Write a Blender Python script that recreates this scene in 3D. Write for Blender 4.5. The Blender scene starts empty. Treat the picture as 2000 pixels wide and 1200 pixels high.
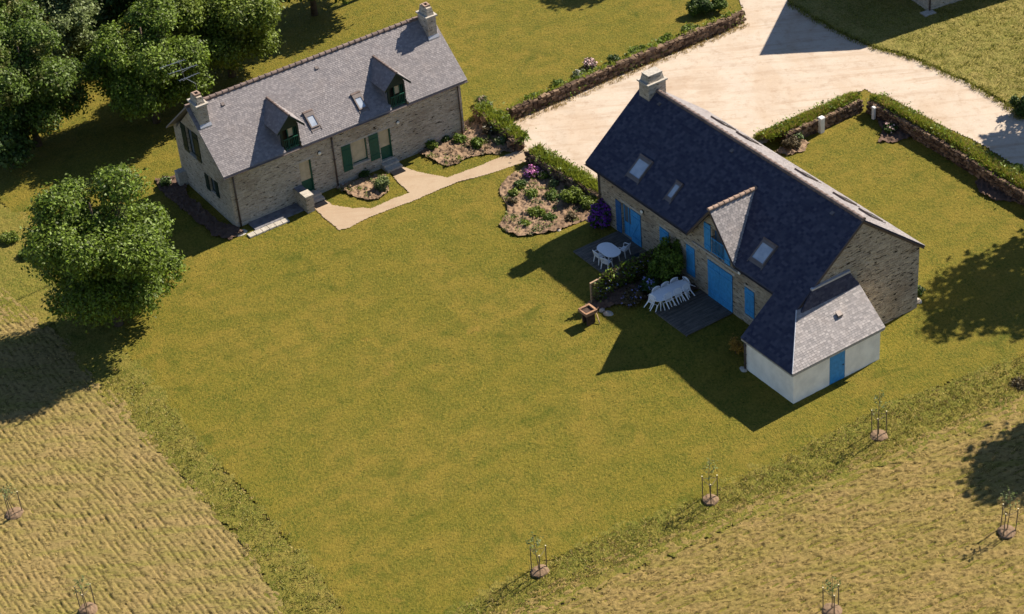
import bpy, math, random
import numpy as np
from mathutils import Vector, Matrix
from mathutils.geometry import tessellate_polygon

random.seed(7)
RNG = np.random.default_rng(11)
scene = bpy.context.scene
COL = scene.collection

# ------------------------------------------------------------------ camera
FPX, PITCH, ROLL, CAMH = 4133.83, 0.62646, -0.09175, 70.183      # focal length in 2000-px pixels
fw = np.array([0.0, math.cos(PITCH), -math.sin(PITCH)])
rt0 = np.array([1.0, 0, 0]); up0 = np.cross(rt0, fw)
rt = rt0 * math.cos(ROLL) + up0 * math.sin(ROLL)
up = -rt0 * math.sin(ROLL) + up0 * math.cos(ROLL)
CPOS = np.array([0.0, 0.0, CAMH])
cam_d = bpy.data.cameras.new('camera'); cam = bpy.data.objects.new('camera', cam_d); COL.objects.link(cam)
M = Matrix.Identity(4)
for i in range(3):
    M[i][0] = rt[i]; M[i][1] = up[i]; M[i][2] = -fw[i]; M[i][3] = CPOS[i]
cam.matrix_world = M
cam_d.sensor_width = 36.0
cam_d.lens = 36.0 * FPX / 2000.0
cam_d.clip_start = 1.0; cam_d.clip_end = 5000.0
scene.camera = cam

# ------------------------------------------------------------------ light
SUN = np.array([1.045, 0.765, 1.035]); SUN = SUN / np.linalg.norm(SUN)
world = bpy.data.worlds.new('World'); scene.world = world; world.use_nodes = True
wn = world.node_tree; bg = wn.nodes['Background']
sky = wn.nodes.new('ShaderNodeTexSky'); sky.sky_type = 'NISHITA'; sky.sun_disc = False
sky.sun_elevation = math.asin(SUN[2]); sky.sun_rotation = math.atan2(SUN[0], SUN[1])
sky.air_density = 0.8; sky.dust_density = 0.1; sky.ozone_density = 2.0
wn.links.new(sky.outputs[0], bg.inputs[0]); bg.inputs[1].default_value = 0.065
sd = bpy.data.lights.new('sun', 'SUN'); sd.energy = 4.9; sd.angle = math.radians(0.5); sd.color = (1.0, 0.91, 0.76)
so = bpy.data.objects.new('sun', sd); COL.objects.link(so)
so.rotation_euler = Vector(SUN.tolist()).to_track_quat('Z', 'Y').to_euler(); so.location = (60, 40, 80)
vs = scene.view_settings; vs.view_transform = 'Standard'; vs.look = 'None'; vs.gamma = 1.0
vs.exposure = 1.1; vs.use_curve_mapping = False

# ------------------------------------------------------------------ pixel -> ground helper
def ray(px, py):
    return fw * FPX + rt * (px - 1000.0) - up * (py - 600.0)
def at_z(px, py, z=0.0):
    d = ray(px, py); t = (z - CAMH) / d[2]
    return CPOS + d * t

# house frames: origin, yaw
AO = np.array([-16.176, 107.702]); AA = 0.543; AL, AW, AH, AR = 16.586, 7.066, 4.078, 7.013
BO = np.array([7.503, 101.630]); BA = -1.0262; BL, BW, BH, BR = 14.668, 8.351, 4.196, 7.598
def fr(a): return np.array([math.cos(a), math.sin(a)]), np.array([-math.sin(a), math.cos(a)])
BS, BB = fr(BA); AS, AB = fr(AA)
def Bw(s, b): return BO + BS * s + BB * b
def Aw(s, b): return AO + AS * s + AB * b
def sstep(x): x = np.clip(x, 0, 1); return x * x * (3 - 2 * x)
def hz(x, y):
    """ground height: a low rise along the front of the blue-shuttered house"""
    x = np.asarray(x, float); y = np.asarray(y, float)
    s = (x - BO[0]) * BS[0] + (y - BO[1]) * BS[1]; d = -((x - BO[0]) * BB[0] + (y - BO[1]) * BB[1])
    fs = sstep((s + 5.6) / 2.4) * sstep((13.2 - s) / 2.6)
    fd = sstep((6.6 - d) / 3.2) * sstep((d + 2.0) / 1.0)
    return 0.36 * fs * fd
def G(px, py, dz=0.0):
    z = dz
    for _ in range(6):
        p = at_z(px, py, z); z = float(hz(p[0], p[1])) + dz
    return np.array([p[0], p[1], z])

# ------------------------------------------------------------------ numpy noise
_LAT = RNG.random((256, 256))
def vnoise(x, y, ox=0.0):
    x = np.asarray(x) + ox * 17.3 + 1000; y = np.asarray(y) + ox * 9.1 + 1000
    xi = np.floor(x).astype(int); yi = np.floor(y).astype(int); fx = x - xi; fy = y - yi
    fx = fx * fx * (3 - 2 * fx); fy = fy * fy * (3 - 2 * fy)
    a = _LAT[xi % 256, yi % 256]; b = _LAT[(xi + 1) % 256, yi % 256]
    c = _LAT[xi % 256, (yi + 1) % 256]; d = _LAT[(xi + 1) % 256, (yi + 1) % 256]
    return (a * (1 - fx) + b * fx) * (1 - fy) + (c * (1 - fx) + d * fx) * fy
def fbm(x, y, o=4, ox=0.0):
    r = 0; a = 0.5; t = 0
    for i in range(o):
        r = r + a * vnoise(x, y, ox + i); t += a; a *= 0.5; x = x * 2.03; y = y * 2.03
    return r / t
def inside(px, py, poly):
    r = np.zeros(np.shape(px), bool); n = len(poly)
    for i in range(n):
        x0, y0 = poly[i]; x1, y1 = poly[(i + 1) % n]
        if y0 == y1: continue
        c = (y0 > py) != (y1 > py)
        r ^= c & (px < (x1 - x0) * (py - y0) / (y1 - y0) + x0)
    return r

# ------------------------------------------------------------------ materials
class NT:
    def __init__(s, name):
        s.m = bpy.data.materials.new(name); s.m.use_nodes = True; s.t = s.m.node_tree
        s.p = s.t.nodes['Principled BSDF']; s.out = s.t.nodes['Material Output']
    def n(s, typ, **kw):
        nd = s.t.nodes.new(typ)
        for k, v in kw.items():
            if k.startswith('i_'):
                key = k[2:]; key = int(key) if key.isdigit() else key.replace('_', ' ')
                nd.inputs[key].default_value = v
            else: setattr(nd, k, v)
        return nd
    def l(s, a, b): s.t.links.new(a, b)
    def coord(s, scale=(1, 1, 1), rot=(0, 0, 0), kind='Object'):
        tc = s.n('ShaderNodeTexCoord'); mp = s.n('ShaderNodeMapping')
        mp.inputs['Scale'].default_value = scale; mp.inputs['Rotation'].default_value = rot
        s.l(tc.outputs[kind], mp.inputs['Vector']); return mp.outputs[0]
    def noise(s, vec, scale, detail=4, rough=0.55, lo=None, hi=None, dist=0.0):
        nd = s.n('ShaderNodeTexNoise'); nd.inputs['Scale'].default_value = scale; nd.inputs['Detail'].default_value = detail
        nd.inputs['Roughness'].default_value = rough; nd.inputs['Distortion'].default_value = dist
        if vec is not None: s.l(vec, nd.inputs['Vector'])
        o = nd.outputs[0]
        if lo is not None:
            r = s.n('ShaderNodeMapRange'); r.inputs[1].default_value = lo; r.inputs[2].default_value = hi
            r.interpolation_type = 'SMOOTHSTEP'; s.l(o, r.inputs[0]); o = r.outputs[0]
        return o
    def mix(s, f, a, b, mode='MIX'):
        nd = s.n('ShaderNodeMix'); nd.data_type = 'RGBA'; nd.blend_type = mode; nd.clamp_factor = True
        for sock, v in ((nd.inputs[0], f), (nd.inputs[6], a), (nd.inputs[7], b)):
            if hasattr(v, 'links'): s.l(v, sock)
            elif isinstance(v, (tuple, list)): sock.default_value = tuple(v) + ((1,) if len(v) == 3 else ())
            else: sock.default_value = v
        return nd.outputs[2]
    def math(s, op, a, b=0.0):
        nd = s.n('ShaderNodeMath'); nd.operation = op
        for sock, v in ((nd.inputs[0], a), (nd.inputs[1], b)):
            if hasattr(v, 'links'): s.l(v, sock)
            else: sock.default_value = v
        return nd.outputs[0]
    def bump(s, h, strength=0.5, dist=0.05, prev=None):
        b = s.n('ShaderNodeBump'); b.inputs['Strength'].default_value = strength; b.inputs['Distance'].default_value = dist
        s.l(h, b.inputs['Height'])
        if prev is not None: s.l(prev, b.inputs['Normal'])
        return b.outputs[0]
    def fin(s, col, rough=0.8, normal=None, spec=0.3):
        if hasattr(col, 'links'): s.l(col, s.p.inputs['Base Color'])
        else: s.p.inputs['Base Color'].default_value = tuple(col) + (1,)
        if hasattr(rough, 'links'): s.l(rough, s.p.inputs['Roughness'])
        else: s.p.inputs['Roughness'].default_value = rough
        s.p.inputs['Specular IOR Level'].default_value = spec
        if normal is not None: s.l(normal, s.p.inputs['Normal'])
        return s.m

def mat_plain(name, c, rough=0.6, var=0.15, scale=6.0, spec=0.3, metallic=0.0, bump=0.0):
    t = NT(name); v = t.coord()
    f = t.noise(v, scale, 5, 0.6, 0.3, 0.7)
    col = t.mix(f, tuple(x * (1 - var) for x in c), tuple(min(1, x * (1 + var)) for x in c))
    t.p.inputs['Metallic'].default_value = metallic
    nm = t.bump(t.noise(v, scale * 6, 4), bump, 0.02) if bump else None
    return t.fin(col, rough, nm, spec)

def mat_lawn(name, dry, mid, green, micro=1.0):
    t = NT(name); v = t.coord()
    big = t.noise(v, 0.16, 5, 0.65, 0.40, 0.62, 0.6)
    med = t.noise(v, 0.75, 6, 0.7, 0.40, 0.62, 0.4)
    fine = t.noise(t.coord((1, 0.8, 1), (0, 0, 0.3)), 5.0, 5, 0.7, 0.3, 0.7)
    mic = t.noise(t.coord((1, 0.45, 1), (0, 0, -0.2)), 13.0, 3, 0.7, 0.28, 0.72)
    c = t.mix(big, mid, dry)
    c = t.mix(t.math('MULTIPLY', med, 0.75), c, green)
    c = t.mix(t.math('MULTIPLY', fine, 0.35), c, tuple(x * 0.62 for x in green))
    c = t.mix(t.math('MULTIPLY', t.noise(v, 2.2, 6, 0.7, 0.60, 0.80), 0.6), c, tuple(min(1, x * 1.45) for x in dry))
    c = t.mix(t.math('MULTIPLY', mic, 0.80 * micro), c, t.mix(0.45, c, (0.040, 0.036, 0.008)))
    grain = t.noise(t.coord((1, 0.6, 1), (0, 0, 0.9)), 8.0, 4, 0.8, 0.36, 0.64)
    c = t.mix(t.math('MULTIPLY', grain, 0.55), c, tuple(min(1, x * 1.25) for x in dry))
    spk = t.noise(t.coord((0.6, 1, 1), (0, 0, 0.4)), 11.0, 3, 0.7, 0.58, 0.70)
    c = t.mix(t.math('MULTIPLY', spk, 0.38), c, tuple(min(1, x * 2.0) for x in dry))
    blot = t.noise(v, 0.45, 3, 0.5, 0.60, 0.74, 0.8)
    c = t.mix(t.math('MULTIPLY', blot, 0.55), c, tuple(x * 0.8 for x in green))
    pit = t.noise(t.coord((0.55, 1, 1), (0, 0, -0.5)), 7.5, 3, 0.75, 0.57, 0.68)
    c = t.mix(t.math('MULTIPLY', pit, 0.75), c, tuple(x * 0.42 for x in green))
    wv = t.n('ShaderNodeTexWave'); wv.bands_direction = 'X'; t.l(t.coord((1, 1, 1), (0, 0, 1.02)), wv.inputs['Vector'])
    wv.inputs['Scale'].default_value = 0.21; wv.inputs['Distortion'].default_value = 3.0; wv.inputs['Detail'].default_value = 3.0; wv.inputs['Detail Scale'].default_value = 0.6
    c = t.mix(t.math('MULTIPLY', wv.outputs[1], 0.12), c, green)
    worn = t.noise(v, 0.33, 5, 0.7, 0.62, 0.76)
    c = t.mix(t.math('MULTIPLY', worn, 0.65), c, tuple(x * f for x, f in zip(dry, (1.12, 0.98, 1.3))))
    h = t.math('ADD', t.math('MULTIPLY', mic, 0.7), t.noise(v, 24.0, 4, 0.75))
    h = t.math('ADD', h, t.math('MULTIPLY', fine, 0.8))
    h = t.math('SUBTRACT', h, pit)
    return t.fin(c, 0.95, t.bump(h, 0.55 * micro, 0.07), 0.12)

def mat_field(name, rot, straw, green):
    t = NT(name)
    v = t.coord(); r = t.coord((0.18, 1, 1), (0, 0, rot))
    rows = t.noise(r, 1.3, 5, 0.65, 0.42, 0.72)
    med = t.noise(v, 0.35, 5, 0.6, 0.38, 0.66)
    fine = t.noise(v, 6.0, 5, 0.7, 0.3, 0.7)
    c = t.mix(rows, straw, green)
    c = t.mix(t.math('MULTIPLY', med, 0.4), c, tuple(x * 0.9 for x in green))
    c = t.mix(t.math('MULTIPLY', fine, 0.45), c, tuple(min(1, x * 1.25) for x in straw))
    gap = t.noise(t.coord((0.4, 1, 1), (0, 0, rot)), 7.0, 4, 0.75, 0.53, 0.63)
    c = t.mix(t.math('MULTIPLY', gap, 0.75), c, tuple(x * 0.30 for x in straw))
    c = t.mix(t.math('MULTIPLY', t.noise(v, 13.0, 4, 0.7, 0.58, 0.72), 0.5), c, tuple(min(1, x * 1.5) for x in straw))
    h = t.math('SUBTRACT', t.noise(v, 15.0, 5, 0.8), t.math('MULTIPLY', gap, 0.7))
    return t.fin(c, 0.95, t.bump(h, 0.7, 0.08), 0.1)

def mat_gravel(name, base, warm, dirt):
    t = NT(name); v = t.coord()
    big = t.noise(t.coord((1, 0.45, 1), (0, 0, 0.5)), 0.30, 5, 0.6, 0.40, 0.72, 0.6)
    med = t.noise(v, 1.3, 7, 0.75, 0.48, 0.74)
    fine = t.noise(v, 11.0, 5, 0.75, 0.3, 0.7)
    c = t.mix(big, base, warm)
    trk = t.noise(t.coord((0.10, 0.9, 1), (0, 0, -0.55)), 1.3, 6, 0.7, 0.47, 0.64, 0.5)
    c = t.mix(t.math('MULTIPLY', trk, 0.55), c, tuple(a * 0.55 + b * 0.45 for a, b in zip(warm, dirt)))
    c = t.mix(t.math('MULTIPLY', med, 0.55), c, dirt)
    c = t.mix(t.math('MULTIPLY', fine, 0.25), c, tuple(x * 0.72 for x in warm))
    c = t.mix(t.math('MULTIPLY', t.noise(v, 5.0, 4, 0.6, 0.68, 0.76), 0.55), c, tuple(x * 0.6 for x in dirt))
    return t.fin(c, 0.9, t.bump(t.noise(v, 22.0, 5, 0.8), 0.35, 0.04), 0.2)

def mat_stone(name, light, dark, mortar, slot=0.62, row=0.15):
    """coursed rubble schist: two uneven layers of courses, open dark joints"""
    t = NT(name)
    tc = t.n('ShaderNodeTexCoord'); sp = t.n('ShaderNodeSeparateXYZ'); t.l(tc.outputs['Object'], sp.inputs[0])
    u = t.math('ADD', sp.outputs[0], sp.outputs[1])
    cb = t.n('ShaderNodeCombineXYZ'); t.l(u, cb.inputs[0]); t.l(sp.outputs[2], cb.inputs[1]); t.l(t.math('MULTIPLY', sp.outputs[0], 0.02), cb.inputs[2])
    uv = cb.outputs[0]
    nz = t.n('ShaderNodeTexNoise'); nz.inputs['Scale'].default_value = 2.6; nz.inputs['Detail'].default_value = 3; t.l(uv, nz.inputs['Vector'])
    va = t.n('ShaderNodeVectorMath'); va.operation = 'MULTIPLY_ADD'; t.l(nz.outputs['Color'], va.inputs[0])
    va.inputs[1].default_value = (0.30, 0.16, 0); t.l(uv, va.inputs[2])
    br = t.n('ShaderNodeTexBrick'); t.l(va.outputs[0], br.inputs['Vector'])
    br.inputs['Scale'].default_value = 1.0; br.inputs['Brick Width'].default_value = 0.46; br.inputs['Row Height'].default_value = row
    br.inputs['Mortar Size'].default_value = 0.016; br.inputs['Mortar Smooth'].default_value = 0.4; br.inputs['Bias'].default_value = -0.1
    br.offset = 0.43; br.squash = 0.7; br.squash_frequency = 3
    br.inputs['Color1'].default_value = light + (1,); br.inputs['Color2'].default_value = dark + (1,); br.inputs['Mortar'].default_value = mortar + (1,)
    def stretched(sx, sy, lo, hi, w=0.0):
        mp = t.n('ShaderNodeMapping'); mp.inputs['Scale'].default_value = (sx, sy, 1); mp.inputs['Location'].default_value = (w, w * 0.7, 0)
        t.l(uv, mp.inputs['Vector']); return t.noise(mp.outputs[0], 1.0, 4, 0.6, lo, hi)
    c = t.mix(t.math('MULTIPLY', stretched(3.0, 9.0, 0.35, 0.65, 3.0), 0.55), br.outputs['Color'], tuple(x * 0.55 for x in light))
    c = t.mix(t.math('MULTIPLY', stretched(4.0, 10.0, 0.52, 0.66, 8.0), 0.6), c, (0.42, 0.34, 0.24))
    c = t.mix(t.math('MULTIPLY', stretched(0.5, 0.6, 0.45, 0.7, 5.0), 0.35), c, (0.20, 0.12, 0.06))
    c = t.mix(stretched(2.6, 11.0, slot, slot + 0.05), c, (0.022, 0.014, 0.010))
    h = t.math('MULTIPLY', t.math('SUBTRACT', 1.0, br.outputs['Fac']), 1.0)
    h = t.math('ADD', h, t.math('MULTIPLY', stretched(7, 14, 0.3, 0.7, 1.0), 0.8))
    h = t.math('SUBTRACT', h, t.math('MULTIPLY', stretched(2.6, 11.0, slot, slot + 0.05), 1.2))
    return t.fin(c, 0.9, t.bump(h, 0.8, 0.05), 0.2)

def mat_slate(name, dark, light, rough=0.5):
    t = NT(name); v = t.coord()
    gi = t.n('ShaderNodeNewGeometry').outputs['Random Per Island']
    rp = t.n('ShaderNodeValToRGB'); t.l(gi, rp.inputs[0]); e = rp.color_ramp.elements
    e[0].color = dark + (1,); e[1].color = light + (1,); e[0].position = 0.0; e[1].position = 1.0
    m = rp.color_ramp.elements.new(0.55); m.color = tuple(a * 0.6 + b * 0.4 for a, b in zip(dark, light)) + (1,)
    c = t.mix(t.math('MULTIPLY', t.noise(v, 1.1, 6, 0.7, 0.45, 0.75), 0.18), rp.outputs[0], tuple(x * f for x, f in zip(light, (1.1, 0.95, 0.8))))
    c = t.mix(t.math('MULTIPLY', t.noise(v, 14.0, 4, 0.7, 0.58, 0.72), 0.25), c, tuple(x * 1.35 for x in light))
    r = t.math('ADD', t.math('MULTIPLY', gi, 0.18), rough - 0.09)
    return t.fin(c, r, t.bump(t.noise(v, 30.0, 3, 0.7), 0.25, 0.01), 0.12)

def mat_leaf(name, c, var=0.5, trans=0.35, tint=None):
    t = NT(name)
    gi = t.n('ShaderNodeNewGeometry').outputs['Random Per Island']
    rp = t.n('ShaderNodeValToRGB'); t.l(gi, rp.inputs[0]); e = rp.color_ramp.elements
    e[0].color = tuple(x * (1 - var) for x in c) + (1,); e[1].color = tuple(min(1, x * (1 + var)) for x in c) + (1,)
    col = rp.outputs[0]
    if tint: col = t.mix(t.noise(t.coord(), 0.8, 3, 0.5, 0.5, 0.75), col, tint)
    t.fin(col, 0.55, None, 0.3)
    tr = t.n('ShaderNodeBsdfTranslucent'); t.l(col, tr.inputs[0])
    ms = t.n('ShaderNodeMixShader'); ms.inputs[0].default_value = trans
    t.l(t.p.outputs[0], ms.inputs[1]); t.l(tr.outputs[0], ms.inputs[2]); t.l(ms.outputs[0], t.out.inputs[0])
    return t.m

def mat_wood(name, c, rot=0.0, gap=7.0):
    t = NT(name); v = t.coord((1, 1, 1), (0, 0, rot))
    w = t.n('ShaderNodeTexWave'); w.wave_type = 'BANDS'; w.bands_direction = 'X'; w.wave_profile = 'SAW'; t.l(v, w.inputs['Vector'])
    w.inputs['Scale'].default_value = gap / 6.283 * 1.0
    ln = t.n('ShaderNodeMapRange'); t.l(w.outputs[0 if True else 1], ln.inputs[0]); ln.inputs[1].default_value = 0.0; ln.inputs[2].default_value = 0.14
    f = t.noise(t.coord((1, 0.15, 1), (0, 0, rot)), 7.0, 5, 0.6, 0.3, 0.7)
    col = t.mix(f, tuple(x * 0.65 for x in c), tuple(x * 1.25 for x in c))
    col = t.mix(t.noise(t.coord(), 1.5, 5, 0.7, 0.5, 0.75), col, tuple(x * 0.5 for x in c))
    col = t.mix(ln.outputs[0], tuple(x * 0.25 for x in c), col)
    return t.fin(col, 0.75, t.bump(ln.outputs[0], 0.5, 0.02), 0.25)

MT = dict(
    lawn=mat_lawn('lawn_grass', (0.205, 0.150, 0.024), (0.142, 0.125, 0.013), (0.064, 0.088, 0.008)),
    meadow=mat_lawn('meadow_grass', (0.30, 0.235, 0.075), (0.20, 0.178, 0.040), (0.110, 0.130, 0.018), 1.2),
    rough=mat_lawn('rough_grass_ground', (0.235, 0.180, 0.042), (0.148, 0.140, 0.020), (0.075, 0.105, 0.010), 1.1),
    field_l=mat_field('mown_stubble_west', 0.0, (0.245, 0.176, 0.070), (0.165, 0.152, 0.032)),
    field_r=mat_field('mown_stubble_south', 0.0, (0.245, 0.172, 0.064), (0.165, 0.146, 0.028)),
    drive=mat_gravel('pale_gravel', (0.49, 0.410, 0.335), (0.44, 0.340, 0.255), (0.28, 0.175, 0.105)),
    path=mat_gravel('sandy_path', (0.39, 0.295, 0.205), (0.36, 0.26, 0.175), (0.30, 0.20, 0.125)),
    mulch=mat_gravel('bark_mulch', (0.29, 0.195, 0.125), (0.21, 0.135, 0.085), (0.06, 0.035, 0.022)),
    soil=mat_gravel('dark_soil', (0.12, 0.075, 0.055), (0.10, 0.06, 0.045), (0.20, 0.13, 0.09)),
    stoneA=mat_stone('grey_schist_wall', (0.62, 0.535, 0.435), (0.42, 0.355, 0.285), (0.68, 0.59, 0.48), 0.60, 0.155),
    stoneB=mat_stone('brown_schist_wall', (0.52, 0.43, 0.325), (0.30, 0.245, 0.19), (0.64, 0.54, 0.42), 0.585, 0.155),
    granite=mat_plain('granite_dressing', (0.40, 0.36, 0.31), 0.85, 0.2, 8.0, 0.2, 0, 0.3),
    slateA=mat_slate('grey_slates', (0.185, 0.168, 0.176), (0.275, 0.248, 0.252), 0.5),
    slateShade=mat_slate('shade_blue_slates', (0.032, 0.034, 0.062), (0.076, 0.076, 0.108), 0.5),  # darker, bluer copy of the slate with shade put into its colour
    slateLit=mat_slate('sunlit_slates', (0.215, 0.198, 0.20), (0.37, 0.335, 0.33), 0.5),  # lighter copy of the slate with sunlight put into its colour
    tile=mat_plain('ridge_tile_clay', (0.30, 0.205, 0.155), 0.8, 0.3, 3.0),
    tile_dk=mat_plain('ridge_tile_dark', (0.16, 0.115, 0.10), 0.8, 0.3, 3.0),
    zinc=mat_plain('zinc', (0.42, 0.42, 0.45), 0.45, 0.12, 3.0, 0.5, 0.3),
    pipe=mat_plain('brown_downpipe', (0.085, 0.06, 0.05), 0.5, 0.2),
    render=mat_plain('white_render', (0.88, 0.80, 0.70), 0.9, 0.10, 1.2, 0.2, 0, 0.25),
    blue=mat_plain('blue_paint', (0.045, 0.255, 0.53), 0.5, 0.14, 5.0, 0.35),
    blue_dk=mat_plain('dark_blue_paint', (0.02, 0.10, 0.26), 0.5, 0.12, 5.0, 0.35),
    green=mat_plain('dark_green_paint', (0.008, 0.075, 0.048), 0.5, 0.15, 5.0, 0.35),
    green_dk=mat_plain('blackish_green_paint', (0.006, 0.022, 0.018), 0.5, 0.15, 5.0, 0.35),
    curtain=mat_plain('cream_curtain', (0.50, 0.41, 0.27), 0.9, 0.12, 3.0),
    dark=mat_plain('dark_opening', (0.012, 0.012, 0.015), 0.3, 0.1),
    frame=mat_plain('grey_metal_frame', (0.16, 0.13, 0.12), 0.4, 0.1, 4.0, 0.5, 0.3),
    plastic=mat_plain('white_plastic', (0.78, 0.78, 0.80), 0.4, 0.03, 4.0, 0.4),
    white=mat_plain('white_paint', (0.75, 0.73, 0.70), 0.7, 0.05),
    lampw=mat_plain('opal_lamp_glass', (0.80, 0.76, 0.68), 0.35, 0.03),
    lampd=mat_plain('dark_lamp_metal', (0.05, 0.045, 0.04), 0.5, 0.1),
    deck=mat_wood('weathered_deck', (0.125, 0.108, 0.092), 0.0, 8.0),
    slab=mat_plain('shade_dark_paving', (0.16, 0.155, 0.17), 0.6, 0.25, 2.5, 0.3, 0, 0.2),  # shade by the house is put into this dark stone colour
    wood=mat_plain('trellis_wood', (0.36, 0.24, 0.15), 0.8, 0.25, 6.0),
    stake=mat_plain('stake_wood', (0.13, 0.10, 0.06), 0.8, 0.25, 6.0),
    bark=mat_plain('bark', (0.09, 0.065, 0.045), 0.9, 0.35, 3.0, 0.1, 0, 0.6),
    brick=mat_plain('barbecue_brick', (0.30, 0.17, 0.10), 0.85, 0.3, 5.0, 0.2, 0, 0.4),
    char=mat_plain('charred_brick', (0.06, 0.035, 0.025), 0.9, 0.4, 6.0),
    drystone=mat_slate('drystone', (0.040, 0.024, 0.018), (0.26, 0.175, 0.115), 0.9),
    aerial=mat_plain('aerial_aluminium', (0.28, 0.30, 0.33), 0.35, 0.05, 3.0, 0.5, 0.5),
    leaf=mat_leaf('leaf_mid', (0.118, 0.172, 0.016), 0.65, 0.34),
    leaf2=mat_leaf('leaf_blue_green', (0.092, 0.142, 0.016), 0.6, 0.34, (0.13, 0.115, 0.025)),
    leaf3=mat_leaf('leaf_silver', (0.155, 0.195, 0.065), 0.5, 0.32),
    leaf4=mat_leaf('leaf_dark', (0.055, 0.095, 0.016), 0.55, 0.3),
    leafy=mat_leaf('leaf_yellow_green', (0.140, 0.185, 0.020), 0.6, 0.34),
    leafb=mat_leaf('leaf_bronze', (0.10, 0.075, 0.035), 0.5, 0.3),
    leafo=mat_leaf('leaf_golden', (0.36, 0.20, 0.03), 0.4, 0.3),
    blade=mat_leaf('grass_blade', (0.21, 0.205, 0.034), 0.55, 0.3),
    bladed=mat_leaf('straw_blade', (0.36, 0.26, 0.085), 0.4, 0.25),
    bladeg=mat_leaf('bank_blade', (0.22, 0.25, 0.028), 0.55, 0.3),
    pink=mat_leaf('pink_flower', (0.62, 0.22, 0.48), 0.25, 0.2),
    palepink=mat_leaf('pale_pink_flower', (0.70, 0.48, 0.46), 0.25, 0.2),
    purple=mat_leaf('purple_flower', (0.17, 0.035, 0.30), 0.45, 0.2),
    whitef=mat_leaf('white_flower', (0.75, 0.70, 0.60), 0.2, 0.2),
    lilac=mat_leaf('lilac_flower', (0.30, 0.30, 0.62), 0.25, 0.2),
)
def mat_glass():
    t = NT('window_glass')
    return t.fin((0.10, 0.12, 0.15), 0.06, None, 0.9)
def mat_skyglass():
    t = NT('rooflight_sky_tint'); t.p.inputs['Coat Weight'].default_value = 1.0; t.p.inputs['Coat Roughness'].default_value = 0.03
    f = t.noise(t.coord(), 2.0, 3, 0.5, 0.3, 0.7)
    return t.fin(t.mix(f, (0.30, 0.34, 0.41), (0.40, 0.44, 0.51)), 0.15, None, 0.8)  # pale blue base paints the sky's reflection into the panes
MT['glass'] = mat_glass(); MT['skyglass'] = mat_skyglass()

# ------------------------------------------------------------------ mesh helpers
class MB:
    def __init__(s): s.v = []; s.f = []; s.mi = []
    def add(s, vs_, fs, mi=0):
        o = len(s.v); s.v += [tuple(map(float, p)) for p in vs_]; s.f += [tuple(i + o for i in f) for f in fs]; s.mi += [mi] * len(fs); return s
    def box(s, a, b, mi=0):
        x0, y0, z0 = [min(p, q) for p, q in zip(a, b)]; x1, y1, z1 = [max(p, q) for p, q in zip(a, b)]
        return s.hexa([(x0, y0, z0), (x1, y0, z0), (x1, y1, z0), (x0, y1, z0)], [(x0, y0, z1), (x1, y0, z1), (x1, y1, z1), (x0, y1, z1)], mi)
    def hexa(s, bot, top, mi=0):
        return s.add(list(bot) + list(top), [(3, 2, 1, 0), (4, 5, 6, 7), (0, 1, 5, 4), (1, 2, 6, 5), (2, 3, 7, 6), (3, 0, 4, 7)], mi)
    def prism(s, poly, d, mi=0):
        """extrude a 3-D polygon by vector d"""
        n = len(poly); d = np.array(d, float); p = [np.array(q, float) for q in poly]
        tri = tessellate_polygon([[Vector(q) for q in p]])
        fs = [tuple(t) for t in tri] + [tuple(n + i for i in reversed(t)) for t in tri]
        fs += [(i, (i + 1) % n, n + (i + 1) % n, n + i) for i in range(n)]
        return s.add(p + [q + d for q in p], fs, mi)
    def tube(s, pts, r, n=6, mi=0, cap=True):
        pts = [np.array(p, float) for p in pts]
        rs = r if isinstance(r, (list, tuple)) else [r] * len(pts)
        vs_ = []; prev = None
        for i, p in enumerate(pts):
            t = pts[min(i + 1, len(pts) - 1)] - pts[max(i - 1, 0)]; t = t / (np.linalg.norm(t) + 1e-9)
            a = prev if prev is not None else (np.array([1, 0, 0.]) if abs(t[0]) < 0.8 else np.array([0, 1, 0.]))
            u = a - t * (a @ t); u /= np.linalg.norm(u); w = np.cross(t, u); prev = u
            for k in range(n):
                an = 2 * math.pi * k / n; vs_.append(p + rs[i] * (math.cos(an) * u + math.sin(an) * w))
        fs = []
        for i in range(len(pts) - 1):
            for k in range(n):
                fs.append((i * n + k, i * n + (k + 1) % n, (i + 1) * n + (k + 1) % n, (i + 1) * n + k))
        if cap: fs.append(tuple(reversed(range(n)))); fs.append(tuple(range((len(pts) - 1) * n, len(pts) * n)))
        return s.add(vs_, fs, mi)
    def build(s, name, mats, parent=None, smooth=False):
        me = bpy.data.meshes.new(name); me.from_pydata(s.v, [], s.f)
        mats = mats if isinstance(mats, (list, tuple)) else [mats]
        for m in mats: me.materials.append(MT[m] if isinstance(m, str) else m)
        if len(mats) > 1: me.polygons.foreach_set('material_index', s.mi)
        if smooth: me.polygons.foreach_set('use_smooth', [True] * len(s.f))
        me.update(); o = bpy.data.objects.new(name, me); COL.objects.link(o)
        if parent is not None: o.parent = parent
        return o

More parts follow.
